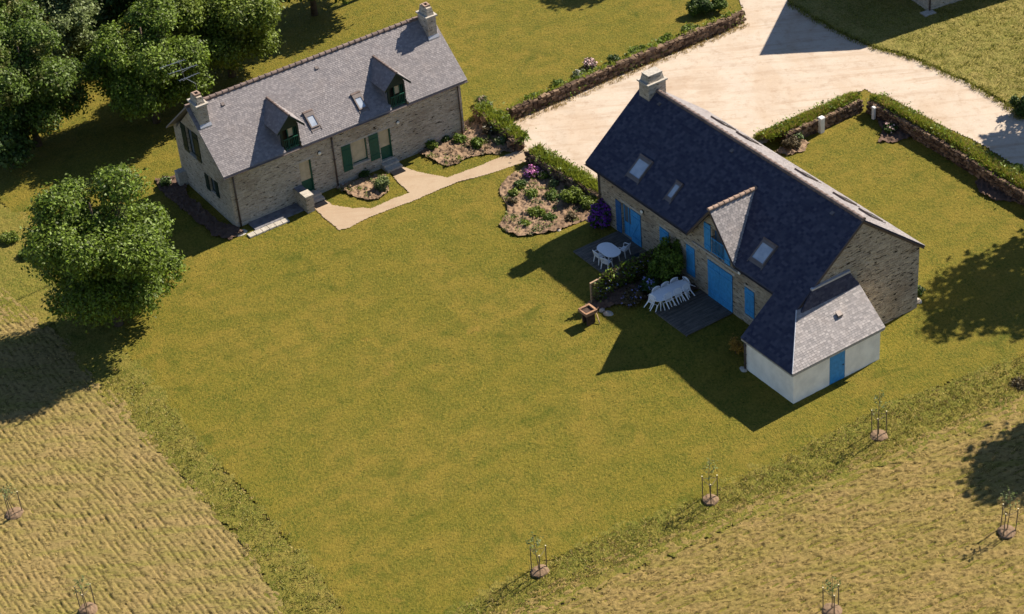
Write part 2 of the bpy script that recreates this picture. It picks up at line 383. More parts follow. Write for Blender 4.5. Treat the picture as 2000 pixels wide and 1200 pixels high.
def np_mesh(name, verts, faces, mat, parent=None, smooth=False):
    verts = np.asarray(verts, np.float32); faces = np.asarray(faces, np.int32); k = faces.shape[1]
    me = bpy.data.meshes.new(name)
    me.vertices.add(len(verts)); me.vertices.foreach_set('co', verts.ravel())
    me.loops.add(faces.size); me.loops.foreach_set('vertex_index', faces.ravel())
    me.polygons.add(len(faces)); me.polygons.foreach_set('loop_start', np.arange(0, faces.size, k, dtype=np.int32))
    me.polygons.foreach_set('loop_total', np.full(len(faces), k, np.int32))
    if smooth: me.polygons.foreach_set('use_smooth', np.ones(len(faces), bool))
    me.materials.append(MT[mat] if isinstance(mat, str) else mat)
    me.update(calc_edges=True); o = bpy.data.objects.new(name, me); COL.objects.link(o)
    if parent is not None: o.parent = parent
    return o
def tag(o, label=None, cat=None, group=None, kind=None):
    if label: o['label'] = label
    if cat: o['category'] = cat
    if group: o['group'] = group
    if kind: o['kind'] = kind
    return o
def thing(name, label, cat, loc=(0, 0, 0), rotz=0.0, group=None):
    o = bpy.data.objects.new(name, None); COL.objects.link(o); o.location = [float(c) for c in loc]; o.rotation_euler = (0, 0, rotz)
    o.empty_display_size = 0.3
    return tag(o, label, cat, group)
def copy_tree(o, parent=None):
    c = o.copy(); COL.objects.link(c)
    if parent is not None: c.parent = parent
    for ch in list(o.children): copy_tree(ch, c)
    return c

# ------------------------------------------------------------------ ground sheets
def sheet(name, poly_px, cell, mat, z0, hfun=None, edge=0.15, kind='structure', world=None, efreq=1.3, label=None):
    P = np.array(world if world is not None else [at_z(x, y)[:2] for x, y in poly_px])
    x0, y0 = P.min(0) - 0.3; x1, y1 = P.max(0) + 0.3
    y1 = min(y1, 152); x0 = max(x0, -48); x1 = min(x1, 52); y0 = max(y0, 56)
    nx = int((x1 - x0) / cell) + 1; ny = int((y1 - y0) / cell) + 1
    gx, gy = np.meshgrid(x0 + np.arange(nx + 1) * cell, y0 + np.arange(ny + 1) * cell, indexing='ij')
    cx = gx[:-1, :-1] + cell / 2; cy = gy[:-1, :-1] + cell / 2
    ex = (fbm(cx * efreq, cy * efreq, 4, 31) - 0.5) * 2 * edge * 2; ey = (fbm(cx * efreq, cy * efreq, 4, 57) - 0.5) * 2 * edge * 2
    m = inside(cx + ex, cy + ey, P.tolist())
    z = hz(gx, gy) + z0 + (hfun(gx, gy) if hfun else 0)
    idx = np.arange((nx + 1) * (ny + 1)).reshape(nx + 1, ny + 1)
    q = np.stack([idx[:-1, :-1], idx[1:, :-1], idx[1:, 1:], idx[:-1, 1:]], -1)[m]
    used, inv = np.unique(q, return_inverse=True)
    v = np.stack([gx.ravel()[used], gy.ravel()[used], z.ravel()[used]], -1)
    o = np_mesh(name, v, inv.reshape(-1, 4), mat, None, True)
    o['kind'] = kind
    if label: o['label'] = label
    return o, P

b = MB(); b.add([(-900, -500, -0.06), (900, -500, -0.06), (900, 1400, -0.06), (-900, 1400, -0.06)], [(0, 1, 2, 3)])
tag(b.build('ground', 'rough'), kind='structure')

LAWN_PX = [(265, 705), (330, 800), (400, 880), (470, 945), (560, 1050), (640, 1145), (690, 1215), (860, 1215), (1060, 1098), (1230, 1032),
           (1400, 960), (1560, 886), (1710, 806), (1850, 745), (2010, 695), (2300, 640), (2500, -200), (-400, -200), (-400, 330), (0, 385), (60, 470), (150, 600)]
sheet('lawn', LAWN_PX, 0.16, 'lawn', 0.0, lambda x, y: (fbm(x * 2.5, y * 2.5, 3, 3) - 0.5) * 0.035 + (fbm(x * 0.25, y * 0.25, 2, 9) - 0.5) * 0.05, 0.12)
# rough strip between lawn and the mown fields
VERGE_PX = [(180, 560), (270, 700), (400, 872), (560, 1042), (700, 1212), (840, 1212), (1060, 1090), (1400, 952), (1710, 798), (2020, 680), (2300, 600),
            (2300, 700), (2010, 800), (1500, 1000), (1100, 1180), (1000, 1260), (600, 1290), (470, 1060), (190, 760), (100, 640), (-300, 560), (-300, 330), (60, 420)]
sheet('rough_verge', VERGE_PX, 0.11, 'rough', -0.03, lambda x, y: (fbm(x * 3.0, y * 3.0, 4, 5)) * 0.06 + np.clip(fbm(x * 6.0, y * 6.0, 3, 8) - 0.5, 0, 1) * 0.14, 0.35)

def dirang(p, q):
    a = at_z(*p); c = at_z(*q); return math.atan2(c[1] - a[1], c[0] - a[0])
DL = dirang((130, 740), (560, 1230)); DR = dirang((1200, 1180), (1900, 860))
def rows(ang, sp, amp, ox, elong, fur=1.0):
    ca, sa = math.cos(ang), math.sin(ang)
    def f(x, y):
        u = x * ca + y * sa; v = -x * sa + y * ca
        v2 = v + (fbm(u * 0.18, v * 0.18, 2, ox) - 0.5) * 0.5
        ph = v2 / sp; fr_ = ph - np.floor(ph); rid = np.floor(ph)
        furrow = np.exp(-((fr_ - 0.5) / 0.16) ** 2)
        brk = fbm(u * elong + rid * 7.7, rid * 3.1, 3, ox + 3)
        n1 = fbm(u * elong, v2 * 5.0, 3, ox + 5)
        pit = np.clip((n1 - 0.34) / 0.10, 0, 1)
        c2 = fbm(u * 7.0, v * 9.0, 3, ox + 6)
        return amp * (-1.0 * furrow * np.clip((brk - 0.40) / 0.12, 0, 1) * fur - (1 - pit) * (1.0 - 0.4 * fur) + 0.8 * (c2 - 0.5))
    return f
for k, a in (('field_l', DL), ('field_r', DR)):
    for nd in MT[k].node_tree.nodes:
        if nd.type == 'MAPPING' and nd.inputs['Scale'].default_value[0] < 0.99: nd.inputs['Rotation'].default_value = (0, 0, -a)
FIELD_L = [(-260, 1330), (640, 1330), (560, 1190), (480, 1068), (400, 968), (300, 858), (205, 755), (150, 690), (60, 610), (0, 560), (-260, 470)]
FIELD_R = [(870, 1240), (1060, 1152), (1262, 1064), (1480, 970), (1710, 888), (1845, 828), (2010, 764), (2330, 630), (2330, 1400), (900, 1400)]
sheet('mown_field', FIELD_L, 0.052, 'field_l', 0.02, rows(DL, 0.31, 0.060, 13, 2.0, 1.0), 0.3, efreq=0.8)
sheet('mown_field', FIELD_R, 0.055, 'field_r', 0.02, rows(DR, 0.42, 0.085, 23, 2.6, 1.0), 0.3, efreq=0.8)
MEADOW = [(1540, 3), (1590, 36), (1650, 68), (1706, 93), (1770, 108), (1830, 134), (1900, 165), (1960, 200), (2000, 236), (2200, 330), (2700, 200), (2400, -300), (1500, -300), (1490, -60)]
sheet('meadow', MEADOW, 0.13, 'meadow', 0.05, lambda x, y: fbm(x * 2.5, y * 2.5, 4, 15) * 0.10 + np.clip(fbm(x * 6.0, y * 6.0, 3, 18) - 0.52, 0, 1) * 0.25, 0.16)
DRIVE = [(1445, -100), (1440, 0), (1455, 25), (1452, 47), (1330, 103), (1200, 152), (1000, 239), (985, 246), (1012, 272), (1027, 300), (1030, 320), (1040, 293), (1100, 333), (1170, 388),
         (1195, 408), (1330, 380), (1480, 288), (1560, 244), (1690, 174), (1720, 192), (1830, 240), (1930, 290), (2010, 345), (2250, 480), (2250, 370), (2050, 262), (1990, 222), (1900, 168), (1830, 137), (1770, 111),
         (1705, 96), (1650, 71), (1590, 39), (1540, 5), (1490, -70), (1480, -100)]
sheet('drive', DRIVE, 0.12, 'drive', 0.045, lambda x, y: (fbm(x * 0.8, y * 0.8, 3, 41) - 0.5) * 0.05, 0.10)
PATH = [(1030, 292), (1022, 291), (945, 321), (875, 348), (850, 343), (815, 336), (785, 326), (762, 336), (772, 352), (800, 377), (760, 393), (725, 408), (707, 406), (690, 408), (650, 401), (634, 391), (612, 406),
        (627, 421), (662, 450), (682, 446), (720, 426), (812, 391), (895, 356), (955, 341), (1026, 317), (1040, 318)]
sheet('path', PATH, 0.07, 'path', 0.035, None, 0.035, efreq=2.0)
def lumps(x, y): return fbm(x * 3.2, y * 3.2, 4, 71) * 0.14 + np.clip(fbm(x * 8.0, y * 8.0, 3, 75) - 0.46, 0, 1) * 0.45
BED1 = [(1018, 334), (990, 347), (978, 363), (978, 382), (990, 400), (992, 415), (976, 440), (987, 454), (1010, 463), (1043, 463), (1087, 459), (1118, 449), (1146, 438), (1190, 430), (1200, 400), (1165, 398), (1090, 357), (1030, 322)]
BED2 = [(776, 312), (817, 300), (835, 308), (850, 317), (872, 327), (900, 319), (920, 307), (962, 302), (1000, 299), (985, 275), (925, 232), (905, 240), (906, 266)]
BED3 = [(655, 369), (668, 376), (682, 382), (720, 394), (744, 389), (760, 378), (754, 343), (705, 350)]
BED4 = [(1702, 214), (1722, 256), (1714, 279), (1745, 280), (1782, 271), (1760, 240)]
BED5 = [(1902, 358), (1910, 376), (1935, 391), (1965, 395), (2000, 399), (2060, 412), (2060, 380), (1960, 355), (1930, 345)]
BED6 = [(1512, 300), (1540, 304), (1572, 296), (1582, 280), (1556, 272)]
for P_ in (BED1, BED2, BED3, BED4, BED5, BED6):
    sheet('planting_bed', P_, 0.07, 'soil' if P_ in (BED4, BED5) else 'mulch', 0.0, lumps, 0.06, efreq=2.0)
sheet('bare_soil', [(300, 352), (352, 345), (372, 385), (430, 436), (466, 447), (480, 455), (450, 470), (416, 462), (380, 430), (320, 385)], 0.07, 'soil', 0.01, lumps, 0.1)

# ------------------------------------------------------------------ building helpers
def wall_poly(mb, outer, holes, f, depth, mi=0, back=True):
    """wall face from a 2-D outline with holes; f maps (u, v, inward) -> 3-D; holes get reveals"""
    loops = [[Vector((u, v, 0)) for u, v in outer]] + [[Vector((u, v, 0)) for u, v in h] for h in holes]
    flat = [p for lp in loops for p in lp]
    tri = tessellate_polygon(loops)
    mb.add([f(p.x, p.y, 0) for p in flat], [tuple(t) for t in tri], mi)
    mb.add([f(p.x, p.y, depth + 0.15) for p in flat], [tuple(reversed(t)) for t in tri], mi)
    for lp in loops:
        n = len(lp)
        vs_ = [f(p.x, p.y, 0) for p in lp] + [f(p.x, p.y, depth + 0.15) for p in lp]
        mb.add(vs_, [(i, (i + 1) % n, n + (i + 1) % n, n + i) for i in range(n)], mi)
def rect(u0, u1, v0, v1): return [(u0, v0), (u1, v0), (u1, v1), (u0, v1)]

def in_poly(u, v, poly):
    r = False; n = len(poly)
    for i in range(n):
        x0, y0 = poly[i]; x1, y1 = poly[(i + 1) % n]
        if (y0 > v) != (y1 > v) and u < (x1 - x0) * (v - y0) / (y1 - y0) + x0: r = not r
    return r
def slates(mb, P0, U, V, vmax, interval, skip=(), expo=0.15, wid=0.22, mi=0, rnd=None, lift=0.014):
    P0, U, V = [np.array(a, float) for a in (P0, U, V)]; U /= np.linalg.norm(U); V /= np.linalg.norm(V); N = np.cross(U, V)
    if N[2] < 0: N = -N
    R = rnd or random.Random(3)
    nr = int(math.ceil(vmax / expo))
    for r in range(nr):
        v0 = r * expo - 0.02; v1 = min(v0 + expo * 1.12 + 0.02, vmax)
        ua, ub = interval(min(v0 + expo * 0.5, vmax))
        if ub - ua < 0.04: continue
        u = ua - (r % 2) * wid * 0.5 - R.random() * 0.03
        while u < ub:
            w = wid * (0.86 + 0.28 * R.random())
            a = max(u, ua) + 0.007; c = min(u + w, ub) - 0.007; u += w
            if c - a < 0.03: continue
            mu, mv = (a + c) / 2, (v0 + v1) / 2
            if any(in_poly(mu, mv, s_) for s_ in skip): continue
            l0 = lift + R.random() * 0.008; l1 = lift + R.random() * 0.008; t_ = 0.002
            sk = (R.random() - 0.5) * 0.012
            pts = [P0 + U * a + V * (v0 + sk) + N * l0, P0 + U * c + V * (v0 - sk) + N * l1, P0 + U * c + V * v1 + N * t_, P0 + U * a + V * v1 + N * t_,
                   P0 + U * a + V * (v0 + sk) - N * 0.004, P0 + U * c + V * (v0 - sk) - N * 0.004]
            mb.add(pts, [(0, 1, 2, 3), (4, 5, 1, 0)], mi)
def ridge_tiles(mb, a, c, r, step, mi=0, flat=1.0):
    a, c = np.array(a, float), np.array(c, float); L_ = np.linalg.norm(c - a); d = (c - a) / L_
    n = max(1, int(round(L_ / step))); st = L_ / n; s_ = np.cross(d, (0, 0, 1)); s_ /= np.linalg.norm(s_)
    for i in range(n):
        p0 = a + d * (i * st - 0.02); p1 = a + d * ((i + 1) * st)
        vs_ = []
        for p, rr in ((p0, r * 1.12), (p1, r)):
            for k in range(7):
                an = math.pi * (k / 6.0) * 1.16 - 0.25
                vs_.append(p + s_ * math.cos(an) * rr + np.array([0, 0, 1]) * math.sin(an) * rr * flat)
        fs = [(k, k + 1, 7 + k + 1, 7 + k) for k in range(6)] + [tuple(range(7)), tuple(range(13, 6, -1))]
        mb.add(vs_, fs, mi)
        # joint collar
        vs_ = []
        for p, rr in ((p1 - d * 0.05, r * 1.28), (p1 + d * 0.02, r * 1.28)):
            for k in range(7):
                an = math.pi * (k / 6.0) * 1.16 - 0.25
                vs_.append(p + s_ * math.cos(an) * rr + np.array([0, 0, 1]) * math.sin(an) * rr * flat)
        mb.add(vs_, [(k, k + 1, 7 + k + 1, 7 + k) for k in range(6)] + [tuple(range(7)), tuple(range(13, 6, -1))], mi)
def chimney(parent, s0, s1, b0, b1, zb, zs, zt, stone, top_hole=True):
    m = MB(); m.box((s0, b0, zb), (s1, b1, zs)); c = m.build('chimney', stone, parent)
    f = MB(); f.hexa([(s0 - 0.07, b0 - 0.1, zb + 0.0), (s1 + 0.07, b0 - 0.1, zb), (s1 + 0.07, b0 - 0.004, zb + 0.1), (s0 - 0.07, b0 - 0.004, zb + 0.1)],
                     [(s0 - 0.07, b0 - 0.1, zb + 0.06), (s1 + 0.07, b0 - 0.1, zb + 0.06), (s1 + 0.07, b0 - 0.004, zb + 0.24), (s0 - 0.07, b0 - 0.004, zb + 0.24)])
    f.build('chimney_flashing', 'zinc', c)
    k = MB(); k.box((s0 - 0.09, b0 - 0.09, zs), (s1 + 0.09, b1 + 0.09, zs + 0.10)); k.build('chimney_cap', 'granite', c)
    p = MB(); i = 0.06; j = 0.14
    p.hexa([(s0 + i, b0 + i, zs + 0.1), (s1 - i, b0 + i, zs + 0.1), (s1 - i, b1 - i, zs + 0.1), (s0 + i, b1 - i, zs + 0.1)],
           [(s0 + j, b0 + j, zt), (s1 - j, b0 + j, zt), (s1 - j, b1 - j, zt), (s0 + j, b1 - j, zt)])
    p.build('chimney_pot', stone, c)
    q = MB()
    if top_hole:
        cs, cb = (s0 + s1) / 2, (b0 + b1) / 2
        q.box((cs - 0.20, cb - 0.24, zt + 0.002), (cs + 0.20, cb - 0.14, zt + 0.12)); q.box((cs - 0.20, cb + 0.14, zt + 0.002), (cs + 0.20, cb + 0.24, zt + 0.12))
        q.box((cs - 0.20, cb - 0.139, zt + 0.003), (cs - 0.11, cb + 0.139, zt + 0.12)); q.box((cs + 0.11, cb - 0.139, zt + 0.003), (cs + 0.20, cb + 0.139, zt + 0.12))
        q.build('flue_rim', 'tile', c)
        h = MB(); h.box((cs - 0.108, cb - 0.138, zt + 0.003), (cs + 0.108, cb + 0.138, zt + 0.02)); h.build('flue', 'dark', c)
    else:
        q.box((s0 + j - 0.02, b0 + j - 0.02, zt + 0.002), (s1 - j + 0.02, b1 - j + 0.02, zt + 0.07)); q.build('cover_slab', 'granite', c)
    return c
def on_roof(sl, b, z):                                   # unit vectors in the roof plane (local)
    c = 1 / math.sqrt(1 + sl * sl); return np.array([1, 0, 0.]), np.array([0, c, sl * c]), np.array([0, -sl * c, c])
def roof_window(parent, s0, s1, b0, b1, zfun, sl, hood=0.16, apron=True, side='front', tilt=0.0):
    """rooflight lying on a slope: frame, hood, pane, apron"""
    U = np.array([1, 0, 0.]); c = 1 / math.sqrt(1 + sl * sl)
    V = np.array([0, c, sl * c]); N = np.array([0, -sl * c, c])
    O = np.array([s0, b0, zfun(b0)]); L_ = (b1 - b0) / c; W_ = s1 - s0
    if L_ < 0: V = -V; L_ = -L_
    def blk(u0, u1, v0, v1, n0, n1, mb):
        P = lambda u, v, n: O + U * u + V * v + N * n
        mb.hexa([P(u0, v0, n0), P(u1, v0, n0), P(u1, v1, n0), P(u0, v1, n0)], [P(u0, v0, n1), P(u1, v0, n1), P(u1, v1, n1), P(u0, v1, n1)])
    f = MB(); e = 0.085
    blk(0, W_, 0, e, 0.0, 0.10, f); blk(0, W_, L_ - hood, L_, 0.0, 0.105, f)
    blk(0, e, e, L_ - hood, 0.0, 0.10, f); blk(W_ - e, W_, e, L_ - hood, 0.0, 0.10, f)
    w = f.build('roof_window', 'frame', parent)
    g = MB(); blk(e, W_ - e, e, L_ - hood, 0.01, 0.07, g); g.build('pane', 'skyglass', w)
    h = MB(); blk(-0.03, W_ + 0.03, L_ - 0.04, L_ + 0.06, 0.0, 0.13, h); h.build('hood', 'tile_dk' if side == 'front' else 'frame', w)
    if apron:
        a = MB(); blk(-0.02, W_ + 0.02, -0.17, -0.005, 0.006, 0.030, a); blk(-0.05, -0.01, -0.26, L_, 0.004, 0.05, a); blk(W_ + 0.01, W_ + 0.05, -0.26, L_, 0.004, 0.05, a)
        a.build('apron', 'frame', w)
    return w
def shutter(parent, u0, u1, v0, v1, y, mat, name='shutter', brace=None, ax='s', th=0.045):
    """ledged board shutter standing proud of a wall plane (front plane b = y, or gable plane s = y)"""
    m = MB(); n = max(2, int(round(abs(u1 - u0) / 0.14))); w = (u1 - u0) / n
    P = (lambda u, d, v: (u, y + d, v)) if ax == 's' else (lambda u, d, v: (y + d, u, v))
    for i in range(n):
        m.box(P(u0 + i * w + 0.006, -th, v0), P(u0 + (i + 1) * w - 0.006, 0.0, v1))
    m.box(P(u0 + 0.005, -th + 0.012, v0 + 0.01), P(u1 - 0.005, -0.004, v1 - 0.01))
    o = m.build(name, mat, parent)
    for v in (v0 + 0.18 * (v1 - v0), v0 + 0.82 * (v1 - v0)):
        h = MB(); h.box(P(u0 + 0.02, -th - 0.028, v - 0.045), P(u1 - 0.02, -th - 0.001, v + 0.045)); h.build('ledge', mat, o)
    if brace:
        h = MB(); va, vb = v0 + 0.18 * (v1 - v0) + 0.046, v0 + 0.82 * (v1 - v0) - 0.046
        pa, pb = ((u0 + 0.04, va), (u1 - 0.10, vb)) if brace > 0 else ((u1 - 0.10, va), (u0 + 0.04, vb))
        h.hexa([P(pa[0], -th - 0.026, pa[1]), P(pa[0] + 0.09, -th - 0.026, pa[1]), P(pa[0] + 0.09, -th - 0.002, pa[1]), P(pa[0], -th - 0.002, pa[1])],
               [P(pb[0], -th - 0.026, pb[1]), P(pb[0] + 0.09, -th - 0.026, pb[1]), P(pb[0] + 0.09, -th - 0.002, pb[1]), P(pb[0], -th - 0.002, pb[1])])
        h.build('brace', mat, o)
    return o
def glazed(parent, name, u0, u1, v0, v1, y, fmat, pmat, inward=1, ax='s', bars=1, solid=0.0, curtain=None):
    """window or door set into an opening: frame, pane, optional curtain and solid lower panel"""
    P = (lambda u, d, v: (u, y + d * inward, v)) if ax == 's' else (lambda u, d, v: (y + d * inward, u, v))
    f = MB(); e = 0.06
    f.box(P(u0, 0, v0), P(u0 + e, 0.08, v1)); f.box(P(u1 - e, 0, v0), P(u1, 0.08, v1))
    f.box(P(u0 + e, 0.001, v0), P(u1 - e, 0.079, v0 + e)); f.box(P(u0 + e, 0.001, v1 - e), P(u1 - e, 0.079, v1))
    for k in range(1, bars + 1):
        x = u0 + (u1 - u0) * k / (bars + 1); f.box(P(x - 0.03, 0.004, v0 + e), P(x + 0.03, 0.074, v1 - e))
    o = f.build(name, fmat, parent)
    g = MB(); g.box(P(u0 + e, 0.035, max(v0 + e, v0 + solid)), P(u1 - e, 0.05, v1 - e)); g.build('pane', pmat, o)
    if solid:
        p = MB(); p.box(P(u0 + e, 0.02, v0 + e), P(u1 - e, 0.06, v0 + solid - 0.002)); p.build('door_panel', fmat, o)
    return o
def wall_lamp(parent, s, z, y=0.0):
    m = MB(); m.tube([(s, y - 0.001, z), (s, y - 0.07, z)], 0.13, 14); o = m.build('wall_lamp', 'lampd', parent)
    g = MB(); g.tube([(s, y - 0.065, z), (s, y - 0.10, z), (s, y - 0.135, z), (s, y - 0.15, z)], [0.115, 0.11, 0.075, 0.02], 14); g.build('lamp_glass', 'lampw', o, True)
def downpipe(parent, s, y, z0, z1, r=0.055):
    m = MB(); m.tube([(s, y, z0), (s, y, z1)], r, 8)
    for z in np.linspace(z0 + 0.4, z1 - 0.4, 3): m.tube([(s, y, z), (s, y, z + 0.05)], r * 1.35, 8)
    return m.build('downpipe', 'pipe', parent, True)
def gutter(parent, s0, s1, y, z, mat='pipe'):
    m = MB(); vs_ = []
    for s_ in (s0, s1):
        for rr in (0.075, 0.062):
            for k in range(7):
                a = math.pi + math.pi * k / 6; vs_.append((s_, y + rr * math.cos(a), z + rr * math.sin(a)))
    fs = []
    for k in range(6): fs += [(k, k + 1, 14 + k + 1, 14 + k), (7 + k + 1, 7 + k, 21 + k, 21 + k + 1)]
    fs += [(0, 14, 21, 7), (6, 13, 27, 20)] + [(k, 7 + k, 7 + k + 1, k + 1) for k in range(6)] + [(14 + k + 1, 21 + k + 1, 21 + k, 14 + k) for k in range(6)]
    m.add(vs_, fs); return m.build('gutter', mat, parent)
def roof_slab(mb, s0, s1, yz, th=0.10):
    """slab over (b, z) top line, extruded along s"""
    poly = [(s0, b_, z_) for b_, z_ in yz] + [(s0, b_, z_ - th) for b_, z_ in reversed(yz)]
    mb.prism(poly, (s1 - s0, 0, 0))
def vent(parent, s, b_, zfun, sl):
    U, V, N = on_roof(sl, 0, 0); O = np.array([s, b_, zfun(b_)])
    m = MB(); P = lambda u, v, n: O + U * u + V * v + N * n
    m.hexa([P(-.11, -.10, .004), P(.11, -.10, .004), P(.11, .12, .004), P(-.11, .12, .004)], [P(-.11, -.10, .09), P(.11, -.10, .09), P(.10, .12, .02), P(-.10, .12, .02)])
    return m.build('roof_vent', 'frame', parent)

# ------------------------------------------------------------------ the green-shuttered house (far left)
HA = thing('stone_house', 'long grey stone house with dark green shutters, pale slate roof and two small dormers', 'house', (AO[0], AO[1], 0), AA)
slA = (AR - AH) / (AW / 2); OFF = 0.12
zA = lambda b_: AH + OFF + slA * b_
OVS, OVE = 0.40, 0.274
DORM = [4.45, 12.02]; HW = 0.62
w = MB()
front_holes = [rect(4.72, 5.55, 0.38, 2.66), rect(8.40, 9.52, 1.02, 2.60), rect(10.42, 11.24, 0.48, 2.58)]
outer = [(0, -0.1), (AL, -0.1), (AL, AH)]
for dc in reversed(DORM): outer += [(dc + HW, AH), (dc + HW, 3.78), (dc - HW, 3.78), (dc - HW, AH)]
outer += [(0, AH)]
wall_poly(w, outer, front_holes, lambda u, v, d: (u, d, v), 0.25)
gab = [(0, -0.1), (AW, -0.1), (AW, AH), (AW / 2, AR), (0, AH)]
gab_in = [(0.402, -0.1), (AW - 0.402, -0.1), (AW - 0.402, AH), (AW / 2, AR - 0.05), (0.402, AH)]
wall_poly(w, gab_in, [rect(4.22, 5.18, 2.92, 4.90), rect(2.15, 2.95, 1.28, 2.36)], lambda u, v, d: (d, u, v), 0.25)
wall_poly(w, gab_in, [], lambda u, v, d: (AL - d, u, v), 0.25)
wall_poly(w, [(0, -0.1), (AL, -0.1), (AL, AH), (0, AH)], [], lambda u, v, d: (u, AW - d, v), 0.25)
# fill the corners of the gables between eaves and verge
for s0 in (0.001, AL - 0.401):
    w.prism([(s0, 0.0, AH - 0.01), (s0, 0.41, AH - 0.01), (s0, 0.41, AH + 0.41 * slA - 0.02)], (0.4, 0, 0)); w.prism([(s0, AW, AH - 0.01), (s0, AW - 0.41, AH - 0.01), (s0, AW - 0.41, AH + 0.41 * slA - 0.02)], (0.4, 0, 0))
w.build('wall', 'stoneA', HA)
r = MB()
cuts = [-OVS] + [x for dc in DORM for x in (dc - HW, dc + HW)] + [AL + OVS]
for i in range(len(cuts) - 1):
    b0 = 0.9 if i % 2 else -OVE
    roof_slab(r, cuts[i], cuts[i + 1], [(b0, zA(b0)), (AW / 2, zA(AW / 2))])
roof_slab(r, -OVS, AL + OVS, [(AW / 2, zA(AW / 2)), (AW + OVE, zA(-OVE))])
cA = 1 / math.sqrt(1 + slA ** 2)
sk = [[(dc - HW + OVS, -1), (dc + HW + OVS, -1), (dc + HW + OVS, (0.9 + OVE) / cA), (dc - HW + OVS, (0.9 + OVE) / cA)] for dc in DORM]
sk += [[(dc - .8 + OVS, 0.6), (dc + .8 + OVS, 0.6), (dc + 0.7 + OVS, 1.9), (dc + OVS, 3.0), (dc - .7 + OVS, 1.9)] for dc in DORM]
slates(r, (-OVS, -OVE, zA(-OVE)), (1, 0, 0), (0, 1, slA), (AW / 2 + OVE) / cA, lambda v: (0, AL + 2 * OVS), sk, 0.115, 0.18)
slates(r, (-OVS, AW + OVE, zA(-OVE)), (1, 0, 0), (0, -1, slA), (AW / 2 + OVE) / cA, lambda v: (0, AL + 2 * OVS), (), 0.3, 0.3)
RA = r.build('roof', 'slateA', HA)
t = MB(); ridge_tiles(t, (-OVS, AW / 2, zA(AW / 2) - 0.02), (AL + OVS, AW / 2, zA(AW / 2) - 0.02), 0.13, 0.42); t.build('ridge_tiles', 'tile_dk', RA)
chimney(HA, -0.16, 0.46, 2.30, 3.40, 6.05, 7.50, 8.05, 'stoneA')
chimney(HA, 16.02, 16.66, 2.30, 3.40, 6.05, 7.55, 8.15, 'stoneA')
for s0, b_ in ((1.77, 2.99), (8.3, 3.0)): vent(HA, s0, b_, zA, slA)
roof_window(HA, 6.05, 6.65, 0.30, 1.14, zA, slA, 0.32); roof_window(HA, 9.44, 10.03, 0.27, 1.11, zA, slA, 0.32)
def dormer_a(dc):
    zr, ze, he = 6.34, 5.38, 0.93
    d = MB()
    # front: posts, head, gable triangle, cheeks
    d.box((dc - HW, -0.02, 3.86), (dc - HW + 0.13, 0.12, 5.42)); d.box((dc + HW - 0.13, -0.02, 3.86), (dc + HW, 0.12, 5.42))
    d.box((dc - HW + 0.131, -0.015, 5.28), (dc + HW - 0.131, 0.12, 5.42))
    d.prism([(dc - HW, -0.01, 5.421), (dc + HW, -0.01, 5.421), (dc + 0.18, -0.01, zr - 0.24), (dc - 0.18, -0.01, zr - 0.24)], (0, 0.1, 0))
    o = d.build('dormer', 'green_dk', HA)
    ck = MB()
    for sg in (-1, 1):
        x0 = dc + sg * HW; x1 = dc + sg * (HW - 0.10)
        ck.prism([(min(x0, x1), 0.121, 4.05), (min(x0, x1), 0.121, 5.50), (min(x0, x1), 1.62, 5.50)], (0.10, 0, 0))
    ck.build('dormer_cheek', 'slateA', o)
    rf = MB(); k = zr - ze; Ls = math.hypot(he, k)
    for sg in (-1, 1):
        a = [(dc, -0.27, zr), (dc, 2.55, zr), (dc + sg * he, 1.60, ze), (dc + sg * he, -0.27, ze)]
        rf.prism(a, (0, 0, -0.07))
        slates(rf, (dc + sg * he, -0.27, ze), (0, 1, 0), (-sg * he, 0, k), Ls, lambda v: (0, 1.87 + (2.82 - 1.87) * v / Ls), (), 0.115, 0.17, 0, None, 0.005 if sg < 0 else 0.014)
    rf.build('dormer_roof', 'slateA', o)
    rt_ = MB(); ridge_tiles(rt_, (dc, -0.30, zr - 0.02), (dc, 2.45, zr - 0.02), 0.075, 0.36); rt_.build('dormer_ridge', 'tile_dk', o)
    vb = MB()
    for sg in (-1, 1): vb.hexa([(dc, -0.285, zr - 0.20), (dc, -0.255, zr - 0.20), (dc + sg * he, -0.255, ze - 0.17), (dc + sg * he, -0.285, ze - 0.17)], [(dc, -0.285, zr - 0.04), (dc, -0.255, zr - 0.04), (dc + sg * he, -0.255, ze - 0.03), (dc + sg * he, -0.285, ze - 0.03)])
    vb.build('bargeboard', 'green_dk', o)
    bk = MB(); bk.box((dc - HW + 0.13, 0.30, 3.86), (dc + HW - 0.13, 0.34, 5.40)); bk.build('dark_recess', 'dark', o)
    g = MB(); g.box((dc - 0.06, 0.20, 4.62), (dc + 0.30, 0.23, 5.22)); g.build('curtain', 'curtain', o)
    fr_ = MB(); x0, x1 = dc - HW + 0.13, dc + HW - 0.13
    for x in (x0 + 0.02, dc - 0.08, dc + 0.33, x1 - 0.02): fr_.box((x - 0.03, 0.13, 3.86), (x + 0.03, 0.19, 5.28))
    fr_.build('window_frame', 'green', o)
    rl = MB(); rl.box((x0, -0.10, 4.62), (x1, -0.05, 4.68)); rl.box((x0, -0.10, 3.95), (x1, -0.05, 4.00))
    for i in range(9): x = x0 + 0.03 + (x1 - x0 - 0.06) * i / 8; rl.box((x - 0.014, -0.088, 4.0), (x + 0.014, -0.062, 4.62))
    rl.build('balustrade', 'green', o)
    sl_ = MB(); sl_.box((dc - HW - 0.03, -0.16, 3.68), (dc + HW + 0.03, 0.12, 3.782)); sl_.build('sill', 'granite', o)
    cb_ = MB(); cb_.box((dc - HW - 0.22, -0.32, 3.72), (dc - HW + 0.32, -0.165, 3.80)); cb_.build('corbel', 'granite', o)
for dc in DORM: dormer_a(dc)
